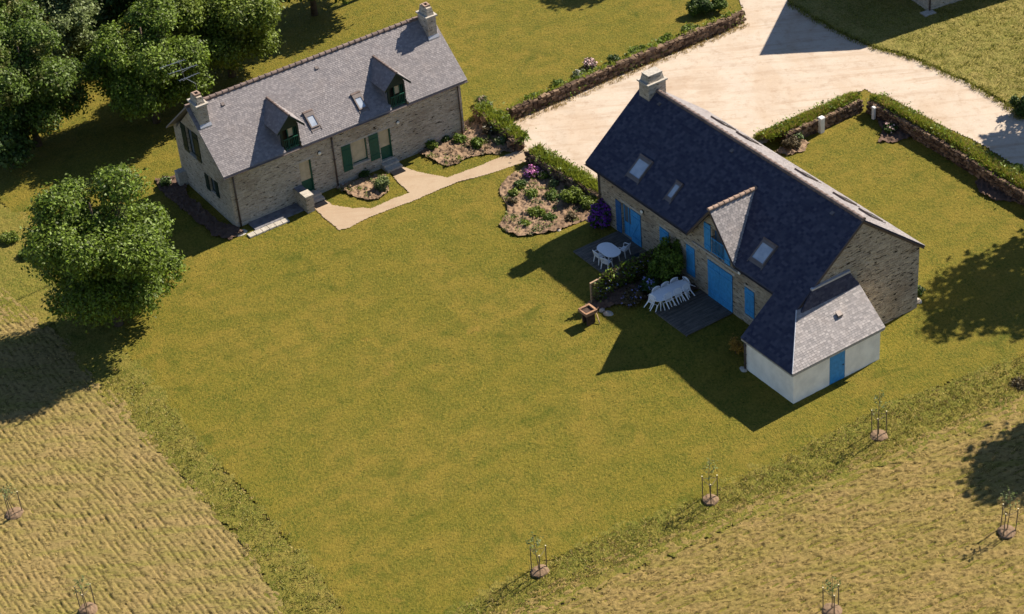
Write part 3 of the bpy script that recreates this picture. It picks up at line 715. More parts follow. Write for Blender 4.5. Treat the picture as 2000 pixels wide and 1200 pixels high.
# openings of the front
lt = lambda u0, u1, v, h=0.16, p=HA, ax='s', y=0.0: (MB().box((u0, y - 0.012, v), (u1, y + 0.1, v + h)) if ax == 's' else MB().box((y - 0.012, u0, v), (y + 0.1, u1, v + h))).build('lintel', 'granite', p)
def stable_door(s0, s1, v0, v1):
    o = glazed(HA, 'door', s0, s1, v0, v1, 0.14, 'green', 'curtain', bars=0, solid=0.85)
    j = MB(); j.box((s1 - 0.06, 0.02, v0 + 0.02), (s1 - 0.005, 0.138, v1 - 0.02)); j.build('open_shutter', 'green', o)
stable_door(4.72, 5.55, 0.38, 2.66); stable_door(10.42, 11.24, 0.48, 2.58)
lt(4.45, 5.72, 2.662, 0.14); lt(8.0, 11.5, 2.604, 0.13)
glazed(HA, 'window', 8.40, 9.52, 1.02, 2.60, 0.14, 'green', 'curtain', bars=0)
m = MB(); m.box((8.32, -0.06, 0.93), (9.60, 0.13, 1.018)); m.build('window_sill', 'granite', HA)
m = MB(); m.box((10.38, -0.05, 0.36), (11.3, 0.13, 0.478)); m.build('door_sill', 'granite', HA)
for a, c in ((7.69, 8.34), (9.66, 10.33)): shutter(HA, a, c, 0.80, 2.62, -0.012, 'green')
for s_, z_ in ((6.18, 2.84), (11.82, 2.76)): wall_lamp(HA, s_, z_)
gutter(HA, -OVS, AL + OVS, -OVE - 0.06, zA(-OVE) - 0.10, 'frame')
for s_ in (0.28, 7.12, AL - 0.22): downpipe(HA, s_, -0.075, 0.0, AH - 0.16)
# gable openings
m = MB(); m.box((-0.05, 4.1, 2.80), (0.1, 5.3, 2.918)); m.build('window_sill', 'granite', HA)
glazed(HA, 'window', 4.22, 5.18, 2.92, 4.90, 0.12, 'green_dk', 'glass', 1, 'b', 1)
shutter(HA, 5.22, 5.86, 2.90, 4.88, -0.004, 'green_dk', ax='b'); shutter(HA, 3.54, 4.18, 2.95, 4.95, -0.004, 'green_dk', ax='b')
glazed(HA, 'window', 2.15, 2.95, 1.28, 2.36, 0.12, 'green_dk', 'glass', 1, 'b', 1)
shutter(HA, 2.98, 3.45, 1.20, 2.34, -0.004, 'green_dk', ax='b'); shutter(HA, 1.72, 2.12, 1.30, 2.42, -0.004, 'green_dk', ax='b')
# aerial on the left chimney
am = MB(); am.tube([(0.32, 2.95, 7.4), (0.28, 2.95, 8.7), (-0.35, 2.95, 9.35), (-0.5, 2.95, 10.6)], 0.014, 6)
ab = am.build('television_aerial', 'aerial', HA)
for a, c in (((-1.73, 10.50), (-0.12, 10.45)), ((-1.24, 9.92), (0.61, 9.83)), ((-0.69, 9.25), (0.61, 9.28))):
    e = MB(); e.tube([(a[0], 3.0, a[1]), (c[0], 3.0, c[1])], 0.015, 6)
    n_ = 7
    for i in range(n_):
        f_ = i / (n_ - 1); s_ = a[0] + (c[0] - a[0]) * f_; z_ = a[1] + (c[1] - a[1]) * f_
        e.tube([(s_, 2.80, z_), (s_, 3.20, z_)], 0.005, 4)
    e.tube([(c[0] - 0.4, 3.0, c[1]), (-0.48, 2.96, c[1] - 0.1)], 0.014, 5)
    e.build('aerial_boom', 'aerial', ab)

# ------------------------------------------------------------------ the blue-shuttered house (right)
HB = thing('stone_house', 'brown stone house with blue doors and shutters, slate roof coloured as shaded and white lean-to', 'house', (BO[0], BO[1], 0), BA)
slB = (BR - BH) / (BW / 2); zB = lambda b_: BH + OFF + slB * b_
RL, RR, WLs, OVB = -4.236, BL + 0.06, -3.35, 0.30
DC, DH, DZ = 7.48, 2.07, 6.66
XL, XR, XD, XB = BL - 1.7443, BL + 2.1316, 2.3363, 3.6671
w = MB()
holes = [rect(-1.2, -0.30, 0.42, 2.62), rect(2.52, 3.25, 1.85, 2.82), rect(4.96, 5.60, 1.05, 2.92), rect(6.88, 8.93, 0.45, 2.88), rect(10.1, 10.78, 1.10, 2.78)]
outer = [(WLs, -0.1), (BL, -0.1), (BL, BH), (DC + DH - 0.15, BH), (DC, DZ - 0.20), (DC - DH + 0.15, BH), (WLs, BH)]
holes.append(rect(7.22, 8.28, 3.52, 5.18))
wall_poly(w, outer, holes, lambda u, v, d: (u, d, v), 0.25)
gin = [(0.402, -0.1), (BW - 0.002, -0.1), (BW - 0.002, BH), (BW / 2, BR), (0.402, BH + 0.402 * slB)]
for sx, sg in ((WLs, 1), (BL, -1)):
    wall_poly(w, gin, [], (lambda sx, sg: lambda u, v, d: (sx + sg * d, u, v))(sx, sg), 0.25)
w.box((WLs + 0.402, BW - 0.4, -0.1), (BL - 0.402, BW, BH))
w.build('wall', 'stoneB', HB)
# main roof
r = MB()
segs = [(RL, DC - DH, -OVB), (DC - DH, DC + DH, 0.45), (DC + DH, XL - 0.1, -OVB), (XL - 0.1, RR, -XD - 0.25)]
for s0, s1, b0 in segs: roof_slab(r, s0, s1, [(b0, zB(b0)), (BW / 2, zB(BW / 2))])
roof_slab(r, RL, RR, [(BW / 2, zB(BW / 2)), (BW + 0.34, zB(-0.34))])
cB = 1 / math.sqrt(1 + slB ** 2)
bE = -XD - 0.25; zE = zB(bE); sT, bT = RR, -0.39                 # hip runs from (sT, bT) to (XR+.2, bE)
r.prism([(RR, bE, zE), (XR + 0.2, bE, zE), (RR, bT, zB(bT))], (0, 0, -0.10))
vE = lambda b_: (b_ - bE) / cB
def ivB(v):
    b_ = bE + v * cB
    u0 = (XL - 0.1) if b_ < -OVB else RL
    u1 = RR if b_ > bT else XR + 0.2 + (RR - XR - 0.2) * (b_ - bE) / (bT - bE)
    return (u0, u1)
skB = [[(DC - DH, vE(-0.6)), (DC + DH, vE(-0.6)), (DC + DH - 0.1, vE(-0.2)), (DC, vE(2.8)), (DC - DH + 0.1, vE(-0.2))]]
slates(r, (0, bE, zE), (1, 0, 0), (0, 1, slB), (BW / 2 - bE) / cB, ivB, skB, 0.165, 0.22, 0, None, 0.020)
slates(r, (RL, BW + 0.34, zB(-0.34)), (1, 0, 0), (0, -1, slB), (BW / 2 + 0.34) / cB, lambda v: (0, RR - RL), (), 0.165, 0.24, 1)
RB = r.build('roof', ['slateShade', 'slateA'], HB)  # front slope takes the shade-coloured slates, back slope the grey ones
t = MB(); ridge_tiles(t, (RL, BW / 2, zB(BW / 2) - 0.01), (RR, BW / 2, zB(BW / 2) - 0.01), 0.12, 0.42); t.build('ridge_tiles', 'tile_dk', RB)
# undersides at the verges
for s_ in (RL + 0.02, RR - 0.06):
    m = MB(); m.prism([(s_, -OVB + 0.02, zB(-OVB) - 0.11), (s_, BW / 2, zB(BW / 2) - 0.11), (s_, BW + 0.3, zB(-0.3) - 0.11), (s_, BW + 0.3, zB(-0.3) - 0.25), (s_, BW / 2, zB(BW / 2) - 0.27), (s_, -OVB + 0.02, zB(-OVB) - 0.25)], (0.04, 0, 0))
    m.build('bargeboard', 'pipe', RB)
chimney(HB, -3.88, -2.95, 3.55, 4.80, 6.9, 8.22, 8.72, 'stoneA', False)
for s0, b_ in ((-2.16, 3.71), (4.49, 3.68), (12.82, 3.72)): vent(HB, s0, b_, zB, slB)
roof_window(HB, -0.92, 0.19, 0.36, 1.36, zB, slB, 0.22); roof_window(HB, 2.54, 3.07, 0.46, 1.28, zB, slB, 0.18); roof_window(HB, 10.13, 11.2, 0.33, 1.32, zB, slB, 0.22)
zBb = lambda b_: zB(BW - b_)
for s0, s1, b0, b1 in ((-1.2, -0.1, 7.6, 6.7), (1.0, 2.0, 7.6, 6.8), (6.4, 7.3, 7.5, 6.6), (9.6, 10.5, 7.5, 6.6), (11.7, 12.6, 7.5, 6.6)):
    roof_window(HB, s0, s1, b0, b1, zBb, -slB, 0.12, True, 'back')
# lean-to
zL0, zL1 = zB(bT), zE
w = MB()
w.box((XL, -XD, -0.1), (XL + 0.25, -0.001, zE - 0.16))
w.box((XL + 0.251, -XD, -0.1), (XR, -XD + 0.25, 2.20))
wall_poly(w, [(-XD + 0.251, -0.1), (XB, -0.1), (XB, 2.22), (-XD + 0.251, 2.22)], [rect(0.14, 1.22, -0.06, 1.92)], lambda u, v, d: (XR - d, u, v), 0.10)
w.prism([(BL + 0.003, XB - 0.25, -0.1), (XR - 0.252, XB - 0.25, -0.1), (XR - 0.252, XB - 0.25, 2.3), (BL + 0.003, XB - 0.25, 3.7)], (0, 0.25, 0))
w.build('lean_to_wall', 'render', HB)
r = MB(); xe = XR + 0.2; k = zL0 - zL1; run = xe - RR
be = XB + 0.15
a = [(RR + 0.003, bT, zL0), (xe, bE, zL1), (xe, be, zL1), (RR + 0.003, be, zL0)]
r.prism(a, (0, 0, -0.10))
Ls = math.hypot(run, k)
slates(r, (xe, 0, zL1), (0, 1, 0), (-run, 0, k), Ls, lambda v: (bE + (bT - bE) * v / Ls, be), (), 0.125, 0.20)
LT = r.build('lean_to_roof', 'slateLit', HB)
r = MB(); ap = [(RR + 0.20, bT + 0.14, zL0 - 0.14), (RR + 0.20, be, zL0 - 0.14), (RR + 0.03, be - 0.62, 4.82), (RR + 0.03, 0.66, 4.82)]
r.prism(ap, (-0.09, 0, 0.0)); lA = 0.98
slates(r, (RR + 0.205, bT + 0.14, zL0 - 0.14), (0, 1, 0), (-0.17, 0, 4.82 - zL0 + 0.14), lA, lambda v: (0.90 * v / lA, be - bT - 0.14 - 0.62 * v / lA), (), 0.125, 0.20)
r.build('slate_apron', 'slateShade', LT)  # apron facing away from the sun, its shade painted in the slates
m = MB(); m.box((BL + 0.004, 0.60, 4.815), (RR + 0.10, be - 0.56, 4.93)); m.build('flashing', 'zinc', LT)
m = MB(); m.tube([(xe + 0.0, bE, zL1 + 0.02), (RR, bT, zL0 + 0.02)], 0.035, 6); m.build('hip_lead', 'zinc', LT)
m = MB(); m.box((xe - 0.03, bE + 0.02, zL1 - 0.2), (xe - 0.005, be - 0.02, zL1 - 0.1)); m.box((XL - 0.08, bE + 0.005, zL1 - 0.2), (xe - 0.031, bE + 0.03, zL1 - 0.1)); m.build('fascia', 'granite', LT)
m = MB(); m.hexa([(15.6, 1.55, 3.36), (15.85, 1.55, 3.18), (15.85, 1.85, 3.18), (15.6, 1.85, 3.36)], [(15.6, 1.55, 3.46), (15.85, 1.55, 3.32), (15.85, 1.85, 3.32), (15.6, 1.85, 3.46)]); m.build('roof_vent', 'frame', LT)
d = shutter(HB, 0.16, 1.20, -0.05, 1.90, XR - 0.06, 'blue', 'door', None, 'b', -0.045)
m = MB(); m.box((XR - 0.015, 1.05, 0.92), (XR + 0.05, 1.09, 0.98)); m.build('handle', 'lampd', d)
# front openings
lt(-1.35, 0.75, 2.68, 0.15, HB); lt(2.35, 3.45, 2.86, 0.14, HB); lt(4.8, 5.8, 2.94, 0.14, HB); lt(6.7, 9.15, 2.95, 0.17, HB); lt(9.95, 10.95, 2.82, 0.14, HB)
g = glazed(HB, 'door', -1.2, -0.30, 0.42, 2.62, 0.13, 'blue', 'glass', bars=1, solid=0.9)
shutter(HB, -0.28, 0.64, 0.42, 2.66, -0.012, 'blue', brace=1)
shutter(HB, -1.75, -1.24, 0.46, 2.60, -0.012, 'blue_dk')
shutter(HB, 2.47, 3.30, 1.80, 2.85, -0.012, 'blue'); shutter(HB, 4.92, 5.65, 1.00, 2.94, -0.012, 'blue'); shutter(HB, 10.05, 10.84, 1.06, 2.80, -0.012, 'blue')
shutter(HB, 6.84, 7.90, 0.42, 2.92, -0.012, 'blue', 'door'); shutter(HB, 7.92, 8.97, 0.42, 2.92, -0.012, 'blue', 'door')
for s0, s1, z_ in ((2.42, 3.36, 1.70), (4.86, 5.72, 0.93), (10.0, 10.9, 0.99)):
    m = MB(); m.box((s0, -0.07, z_ - 0.1), (s1, 0.1, z_)); m.build('window_sill', 'granite', HB)
for s_, z_ in ((0.86, 3.05), (9.64, 3.50)): wall_lamp(HB, s_, z_)
gutter(HB, RL, DC - DH, -OVB - 0.05, zB(-OVB) - 0.09); gutter(HB, DC + DH, XL - 0.12, -OVB - 0.05, zB(-OVB) - 0.09)
downpipe(HB, WLs + 0.05, -0.08, 0.2, BH - 0.2)
m = MB(); m.tube([(XL + 0.06, -0.30, zB(-OVB) - 0.12), (XL + 0.02, -0.30, zB(-OVB) - 0.3), (XL + 0.10, -0.18, zB(-OVB) - 0.55)], 0.05, 8); m.build('gutter_outlet', 'white', HB, True)
downpipe(HB, XL + 0.02, -XD - 0.08, 0.0, 2.0)
# dormer
d = MB(); zr, ze, f0 = DZ, zB(-0.34) + 0.04, -0.36; bV = (zr - zB(0)) / slB; bV0 = (ze - zB(0)) / slB
k = zr - ze; Ls = math.hypot(DH, k)
rf = MB()
for sg in (-1, 1):
    rf.prism([(DC, f0, zr), (DC, bV, zr), (DC + sg * DH, bV0 + 0.06, ze), (DC + sg * DH, f0, ze)], (0, 0, -0.10))
    slates(rf, (DC + sg * DH, f0, ze), (0, 1, 0), (-sg * DH, 0, k), Ls, lambda v: (0, 0.04 + (bV - f0) * v / Ls), (), 0.125, 0.19, 0 if sg < 0 else 1)
DR_ = rf.build('dormer_roof', ['slateShade', 'slateLit'], HB)  # shaded slope gets the dark slate copy, sunlit slope the light one
t = MB(); ridge_tiles(t, (DC, f0 - 0.04, zr - 0.01), (DC, bV + 0.02, zr - 0.01), 0.115, 0.36); t.build('ridge_tiles', 'tile', DR_)
m = MB()
for sg in (-1, 1): m.hexa([(DC, f0 - 0.012, zr - 0.27), (DC, f0 + 0.03, zr - 0.27), (DC + sg * DH, f0 + 0.03, ze - 0.22), (DC + sg * DH, f0 - 0.012, ze - 0.22)], [(DC, f0 - 0.012, zr - 0.08), (DC, f0 + 0.03, zr - 0.08), (DC + sg * DH, f0 + 0.03, ze - 0.06), (DC + sg * DH, f0 - 0.012, ze - 0.06)])
m.build('bargeboard', 'pipe', DR_)
m = MB(); m.box((DC - DH + 0.1, -0.10, 3.36), (DC + DH - 0.1, -0.004, 3.46)); m.build('string_course', 'granite', HB)
shutter(HB, 6.58, 7.14, 3.55, 5.28, -0.012, 'blue'); shutter(HB, 8.34, 8.80, 3.50, 4.90, -0.012, 'blue')
g = glazed(HB, 'window', 7.22, 8.28, 3.52, 5.18, 0.22, 'blue_dk', 'glass', bars=1)
rl = MB(); rl.box((7.24, -0.06, 4.50), (8.26, -0.02, 4.56)); rl.box((7.24, -0.06, 3.60), (8.26, -0.02, 3.65))
for i in range(9): x = 7.27 + 0.96 * i / 8; rl.box((x - 0.014, -0.052, 3.65), (x + 0.014, -0.028, 4.50))
rl.build('balustrade', 'blue', HB)

# ------------------------------------------------------------------ corner of a third house at the top edge
CA = 0.405; CS, CB = fr(CA); CO = at_z(1812, 25)[:2]
HC = thing('stone_house', 'grey walled house corner cut off by the top edge beside the gravel drive', 'house', (CO[0], CO[1], 0), CA)
CW, CL, CE, CR = 8.2, 13.0, 5.5, 10.0
w = MB(); w.prism([(0, 0, -0.1), (0, CW, -0.1), (0, CW, CE), (0, CW / 2, CR), (0, 0, CE)], (CL, 0, 0)); w.build('wall', 'stoneA', HC)
slC = (CR - CE) / (CW / 2); r = MB()
zc_ = lambda b_: CE + OFF + slC * b_
roof_slab(r, -0.3, CL + 0.3, [(-0.3, zc_(-0.3)), (CW / 2, zc_(CW / 2))]); roof_slab(r, -0.3, CL + 0.3, [(CW / 2, zc_(CW / 2)), (CW + 0.3, zc_(-0.3))])
r.build('roof', 'slateA', HC)
downpipe(HC, 0.1, -0.08, 0.0, CE - 0.1)
p = at_z(1812, 28); m = MB(); m.box((-0.45, -0.32, 0), (0.45, 0.32, 0.16)); o = m.build('kerb_stone', 'granite'); o.location = (p[0], p[1] - 0.1, 0.02); o.rotation_euler = (0, 0, CA)
tag(o, 'flat pale stone lying at the foot of the house corner at the top edge', 'stone')

# ------------------------------------------------------------------ vegetation helpers
def leaf_quads(C, size, rng, flat=0.0, aspect=1.5, outward=None):
    """one bent leaf-sized quad per centre in C"""
    n = len(C)
    nrm = rng.normal(size=(n, 3)); nrm[:, 2] = np.abs(nrm[:, 2]) + flat
    if outward is not None: nrm += outward * 0.9
    nrm /= np.linalg.norm(nrm, axis=1, keepdims=True)
    a = rng.normal(size=(n, 3)); u = np.cross(nrm, a); u /= np.linalg.norm(u, axis=1, keepdims=True) + 1e-9
    v = np.cross(nrm, u); sz = (size * (0.6 + 0.8 * rng.random(n)))[:, None]
    p0 = C - u * sz * 0.5 * aspect; p2 = C + u * sz * 0.5 * aspect
    p1 = C + v * sz * 0.42 + nrm * sz * 0.12; p3 = C - v * sz * 0.42 + nrm * sz * 0.12
    V = np.stack([p0, p1, p2, p3], 1).reshape(-1, 3); F = np.arange(4 * n).reshape(n, 4)
    return V, F
def crown_points(lobes, nclump, per, rng, spread=0.20, shell=0.55):
    """leaf centres grouped in twig clumps over a crown of overlapping lobes (local coordinates)"""
    L_ = np.array(lobes, float); wgt = L_[:, 3] * L_[:, 4]; wgt /= wgt.sum()
    pts = []; outs = []; tries = 0
    while len(pts) < nclump and tries < nclump * 12:
        tries += 1
        i = rng.choice(len(L_), p=wgt); d = rng.normal(size=3); d /= np.linalg.norm(d)
        if d[2] < -0.45 and rng.random() < 0.6: continue
        rr = 1.0 - shell * rng.random() ** 2.2
        p = L_[i, :3] + d * rr * np.array([L_[i, 3], L_[i, 3], L_[i, 4]])
        q = (p - L_[:, :3]) / np.stack([L_[:, 3], L_[:, 3], L_[:, 4]], 1)
        dd = np.linalg.norm(q, axis=1); dd[i] = 9
        if dd.min() < 0.62 and rng.random() < 0.85: continue
        pts.append(p); outs.append(d)
    P = np.array(pts); O = np.array(outs)
    n = len(P); k = per
    C = np.repeat(P, k, 0) + rng.normal(size=(n * k, 3)) * spread * np.array([1, 1, 0.6]); O = np.repeat(O, k, 0)
    return C, O
def branches(mb, base, lobes, r0, rng, fork=0.35, n=6):
    ztop = max(l[2] for l in lobes)
    pts = [np.array(base, float)]
    zf = base[2] + (ztop - base[2]) * fork
    pts.append(np.array([base[0] + rng.normal() * 0.08, base[1] + rng.normal() * 0.08, (base[2] + zf) / 2])); 
    cx = np.mean([l[0] for l in lobes]); cy = np.mean([l[1] for l in lobes])
    pts.append(np.array([base[0] * 0.7 + cx * 0.3, base[1] * 0.7 + cy * 0.3, zf])); pts.append(np.array([cx, cy, ztop]))
    mb.tube(pts, [r0 * 1.25, r0, r0 * 0.8, r0 * 0.25], 8)
    for l in lobes:
        e = np.array([l[0], l[1], l[2] + 0.3 * l[4]]); s_ = pts[2] + (pts[3] - pts[2]) * rng.random() * 0.5
        mid = (s_ + e) / 2 + rng.normal(size=3) * 0.15; mb.tube([s_, mid, e], [r0 * 0.45, r0 * 0.28, r0 * 0.08], 6)
        for _ in range(n):
            d = rng.normal(size=3); d /= np.linalg.norm(d); t_ = np.array([l[0], l[1], l[2]]) + d * np.array([l[3], l[3], l[4]]) * 0.85
            mb.tube([mid, (mid + t_) / 2 + rng.normal(size=3) * 0.08, t_], [r0 * 0.16, r0 * 0.1, r0 * 0.03], 4)
def tree(name, label, cat, px, zc, rh, rv, mat, seed, nclump=1500, per=9, lsize=0.22, base=None, group=None, nl=9, spread=0.22, pos=None, crown_lift=0.0):
    """px: pixel of the crown's centre, zc its height"""
    rng = np.random.default_rng(seed)
    c = pos if pos is not None else at_z(px[0], px[1], zc)
    root = thing(name, label, cat, (c[0], c[1], 0), 0, group)
    lobes = []
    for i in range(nl):
        a = 2 * math.pi * i / nl * 2.4 + rng.random(); f = (i + 0.5) / nl
        zz = zc + rv * (0.78 - 1.35 * f) ; e = math.sqrt(max(0.05, 1 - ((zz - zc) / (rv * 1.05)) ** 2))
        rad = rh * e * 0.55 * (0.75 + 0.4 * rng.random())
        k_ = 0.16 + 0.24 * rng.random() if nl > 12 else 0.38 + 0.16 * rng.random(); rad *= 1.42 if nl > 12 else 1.0
        lobes.append((math.cos(a) * rad, math.sin(a) * rad, zz, rh * k_, rh * k_ * (0.75 + 0.25 * rng.random())))
    lobes.append((0, 0, zc - 0.06 * rv, rh * 0.60, rv * 0.70))
    C, O = crown_points(lobes, nclump, per, rng, spread)
    C[:, 2] = np.maximum(C[:, 2], 0.25)
    V, F = leaf_quads(C, lsize, rng, 0.3, 1.5, O)
    np_mesh('crown', V, F, mat, root)
    mb = MB(); branches(mb, (0, 0, -0.05), lobes, 0.045 * rh + 0.06, rng); mb.build('trunk', 'bark', root, True)
    return root
def shrub(name, label, cat, p, rh, h, mat, seed, n=260, per=4, lsize=0.09, flower=None, nf=60, fsize=0.08, group=None, spread=0.07, fpart='blossom', upright=0.0):
    rng = np.random.default_rng(seed)
    root = thing(name, label, cat, p, rng.random() * 6, group)
    k = 8
    lobes = [(rh * (0.35 + 0.5 * rng.random()) * math.cos(i * 2.4 + seed), rh * (0.35 + 0.5 * rng.random()) * math.sin(i * 2.4 + seed), h * (0.25 + 0.45 * rng.random()), rh * (0.22 + 0.25 * rng.random()), h * (0.2 + 0.2 * rng.random())) for i in range(k)] + [(0, 0, h * 0.5, rh * 0.45, h * 0.38)]
    C, O = crown_points(lobes, n, per, rng, spread, 0.5); C[:, 2] = np.maximum(C[:, 2], 0.03)
    V, F = leaf_quads(C, lsize, rng, 0.2, 1.6, O); np_mesh('foliage', V, F, mat, root)
    if flower:
        C, O = crown_points(lobes, nf, 5, rng, fsize * 0.45, 0.05); C[:, 2] += 0.02
        V, F = leaf_quads(C + O * 0.04, fsize, rng, 0.6, 1.0, O); np_mesh(fpart, V, F, flower, root)
    mb = MB()
    for i in range(5):
        d = rng.normal(size=2) * rh * 0.35; mb.tube([(d[0] * .2, d[1] * .2, -0.04), (d[0] * .7, d[1] * .7, h * 0.35), (d[0], d[1], h * 0.7)], [0.02, 0.015, 0.006], 5)
    mb.build('stem', 'bark', root)
    return root
def tufts(name, P, hgt, mats, seed, blades=6, lean=0.5, width=0.02, spread=0.06, label=None, kind='stuff'):
    """grass blades at the points P (n, 3)"""
    rng = np.random.default_rng(seed); n = len(P) * blades
    B = np.repeat(P, blades, 0) + np.concatenate([rng.normal(size=(n, 2)) * spread, np.zeros((n, 1))], 1)
    h = hgt * (0.5 + rng.random(n)); a = rng.random(n) * 6.283
    d = np.stack([np.cos(a), np.sin(a), np.zeros(n)], 1); q = np.stack([-np.sin(a), np.cos(a), np.zeros(n)], 1)
    ln = (rng.random(n) * lean)[:, None] * h[:, None]; w = (width * (0.6 + 0.8 * rng.random(n)))[:, None]
    up_ = np.array([0, 0, 1.0])
    V = np.stack([B - q * w, B + q * w, B + d * ln * 0.4 + up_ * h[:, None] * 0.6 + q * w * 0.7, B + d * ln + up_ * h[:, None]], 1).reshape(-1, 3)
    o = np_mesh(name, V, np.arange(4 * n).reshape(n, 4)[:, [0, 1, 2, 3]], mats)
    tag(o, label, None, None, kind); return o
def scatter_poly(poly, n, seed, edge=0.0):
    rng = np.random.default_rng(seed); P = np.array([at_z(*p)[:2] for p in poly]); a, b_ = P.min(0), P.max(0); out = []
    a = np.maximum(a, (-46, 58)); b_ = np.minimum(b_, (48, 145))
    while len(out) < n:
        q = a + (b_ - a) * rng.random((n * 3, 2)); m = inside(q[:, 0], q[:, 1], P.tolist()); out += q[m].tolist()
    q = np.array(out[:n]); return np.concatenate([q, hz(q[:, 0], q[:, 1])[:, None]], 1)

# ------------------------------------------------------------------ trees
tree('leafy_tree', 'round bushy deciduous tree standing alone on the lawn edge beside the stone house gable', 'tree', (203, 508), 4.5, 4.0, 4.9, 'leaf', 21, 6200, 10, 0.135, nl=26, group='broadleaf trees')
tree('leafy_tree', 'broad deciduous tree with its trunk just behind the house gable with the aerial', 'tree', (285, 135), 4.0, 3.6, 3.9, 'leaf', 22, 4600, 10, 0.14, nl=20, group='broadleaf trees')
tree('leafy_tree', 'tall tree overhanging the lawn right behind the ridge of the green shuttered house', 'tree', (436, 50), 3.9, 3.45, 4.1, 'leafy', 23, 4600, 10, 0.14, nl=20, group='broadleaf trees')
tree('leafy_tree', 'dark bushy undergrowth tree between the left edge tree and the broad tree', 'tree', (150, 85), 1.4, 1.3, 1.4, 'leaf4', 31, 700, 8, 0.18, nl=7, group='broadleaf trees')
tree('leafy_tree', 'bluish green tree at the left edge above the shaded lawn', 'tree', (50, 175), 4.2, 3.4, 4.1, 'leaf2', 24, 4600, 10, 0.135, nl=20, group='broadleaf trees')
tree('leafy_tree', 'pale silvery green tree between the left edge trees and the broad tree', 'tree', (118, 50), 4.2, 2.5, 3.0, 'leaf3', 25, 2400, 9, 0.14, nl=14, group='broadleaf trees')
tree('leafy_tree', 'dark green tree in the top left corner', 'tree', (5, 45), 5.2, 2.9, 3.8, 'leaf2', 26, 2800, 9, 0.15, nl=14, group='broadleaf trees')
tree('leafy_tree', 'low dark tree by the left edge where the shaded lawn meets the sunlit strip', 'tree', (10, 270), 2.2, 2.1, 2.3, 'leaf4', 27, 1000, 8, 0.20, nl=7, group='broadleaf trees')
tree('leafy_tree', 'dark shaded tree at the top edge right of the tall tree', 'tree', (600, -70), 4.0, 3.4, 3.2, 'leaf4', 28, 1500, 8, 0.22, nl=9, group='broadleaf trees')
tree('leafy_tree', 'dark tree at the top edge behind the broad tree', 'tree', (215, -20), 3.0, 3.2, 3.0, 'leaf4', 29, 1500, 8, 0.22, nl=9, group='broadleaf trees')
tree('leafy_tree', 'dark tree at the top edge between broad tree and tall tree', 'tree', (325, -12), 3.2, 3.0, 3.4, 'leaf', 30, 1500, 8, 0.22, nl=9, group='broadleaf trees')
# trees beyond the frame whose shadows fall into the picture
def shade_tree(px, z, rh, rv, seed, mat='leaf', ncl=700, lbl=''):
    g = at_z(px[0], px[1], 0); c = g + SUN / SUN[2] * z
    return tree('leafy_tree', lbl, 'tree', None, z, rh, rv, mat, seed, ncl, 8, 0.30, pos=c, nl=9, group='trees beyond the picture edge', spread=0.3)
shade_tree((1985, 560), 11.0, 3.9, 3.6, 41, lbl='tree beyond the right edge shading the lawn beside the lean-to')
shade_tree((2060, 885), 10.0, 3.0, 3.8, 42, lbl='tree beyond the right edge shading the corner of the mown field')
shade_tree((2035, 285), 8.0, 3.0, 3.2, 43, lbl='tree beyond the right edge dappling the gravel drive')
shade_tree((1180, -42), 8.0, 3.2, 3.2, 44, lbl='tree beyond the top edge shading the upper lawn')
shade_tree((555, 62), 7.0, 3.2, 3.0, 45, lbl='tree beyond the top edge shading the lawn behind the tall tree')

# ------------------------------------------------------------------ dry stone walls
def dry_wall(name, label, pts_px, h, th, seed, side=1, size=0.30, group='dry stone walls', base_z=0.0, zfun=None, course=0.14):
    """irregular stones on both faces and the top along a ground polyline"""
    R = random.Random(seed); W = [G(*p) for p in pts_px]
    m = MB(); n = len(W)
    for i in range(n - 1):
        p, q = W[i], W[i + 1]; d = (q - p); d[2] = 0; L_ = np.linalg.norm(d); d /= L_; nn = np.array([-d[1], d[0], 0]) * side
        o = p.copy(); zb = min(p[2], q[2]) - 0.05
        c0 = o + nn * 0.07; c1 = o + d * L_ + nn * 0.07
        m.hexa([(c0[0], c0[1], zb), (c1[0], c1[1], zb), tuple((c1 + nn * (th - 0.14))[:2]) + (zb,), tuple((c0 + nn * (th - 0.14))[:2]) + (zb,)],
               [(c0[0], c0[1], zb + h - 0.05), (c1[0], c1[1], zb + h - 0.05), tuple((c1 + nn * (th - 0.14))[:2]) + (zb + h - 0.05,), tuple((c0 + nn * (th - 0.14))[:2]) + (zb + h - 0.05,)])
        def stone(u, w, z, lu, lw, lz):
            P = lambda a, b_, c: o + d * (u + a * lu + R.uniform(-.035, .035)) + nn * (w + b_ * lw + R.uniform(-.04, .04)) + np.array([0, 0, zb + z - o[2] + c * lz + R.uniform(-.025, .025)])
            m.hexa([P(0, 0, 0), P(1, 0, 0), P(1, 1, 0), P(0, 1, 0)], [P(.06, .08, 1), P(.94, .08, 1), P(.94, .92, 1), P(.06, .92, 1)])
        for w0 in (0.0, th - 0.16):
            z = 0.0
            while z < h - 0.04:
                cz = course * (0.75 + 0.5 * R.random()); u = -R.random() * 0.2
                while u < L_:
                    l = size * (0.45 + 1.0 * R.random()); 
                    if R.random() > 0.05: stone(u, w0 + R.uniform(-.05, .05), z, l * 0.88, 0.17, cz * 0.82)
                    u += l
                z += cz
        u = 0
        while u < L_:
            l = size * (0.6 + R.random()); stone(u, R.uniform(-.03, .05), h - 0.05, l * .95, th * R.uniform(.45, 1.0), 0.06 + 0.07 * R.random()); u += l
    o = m.build(name, 'drystone'); return tag(o, label, 'wall', group)
dry_wall('dry_stone_wall', 'long dry stone wall between the gravel drive and the upper lawn', [(1003, 238), (1110, 193), (1230, 140), (1340, 95), (1425, 60), (1451, 46)], 0.88, 0.45, 1, 1, 0.34, course=0.17)
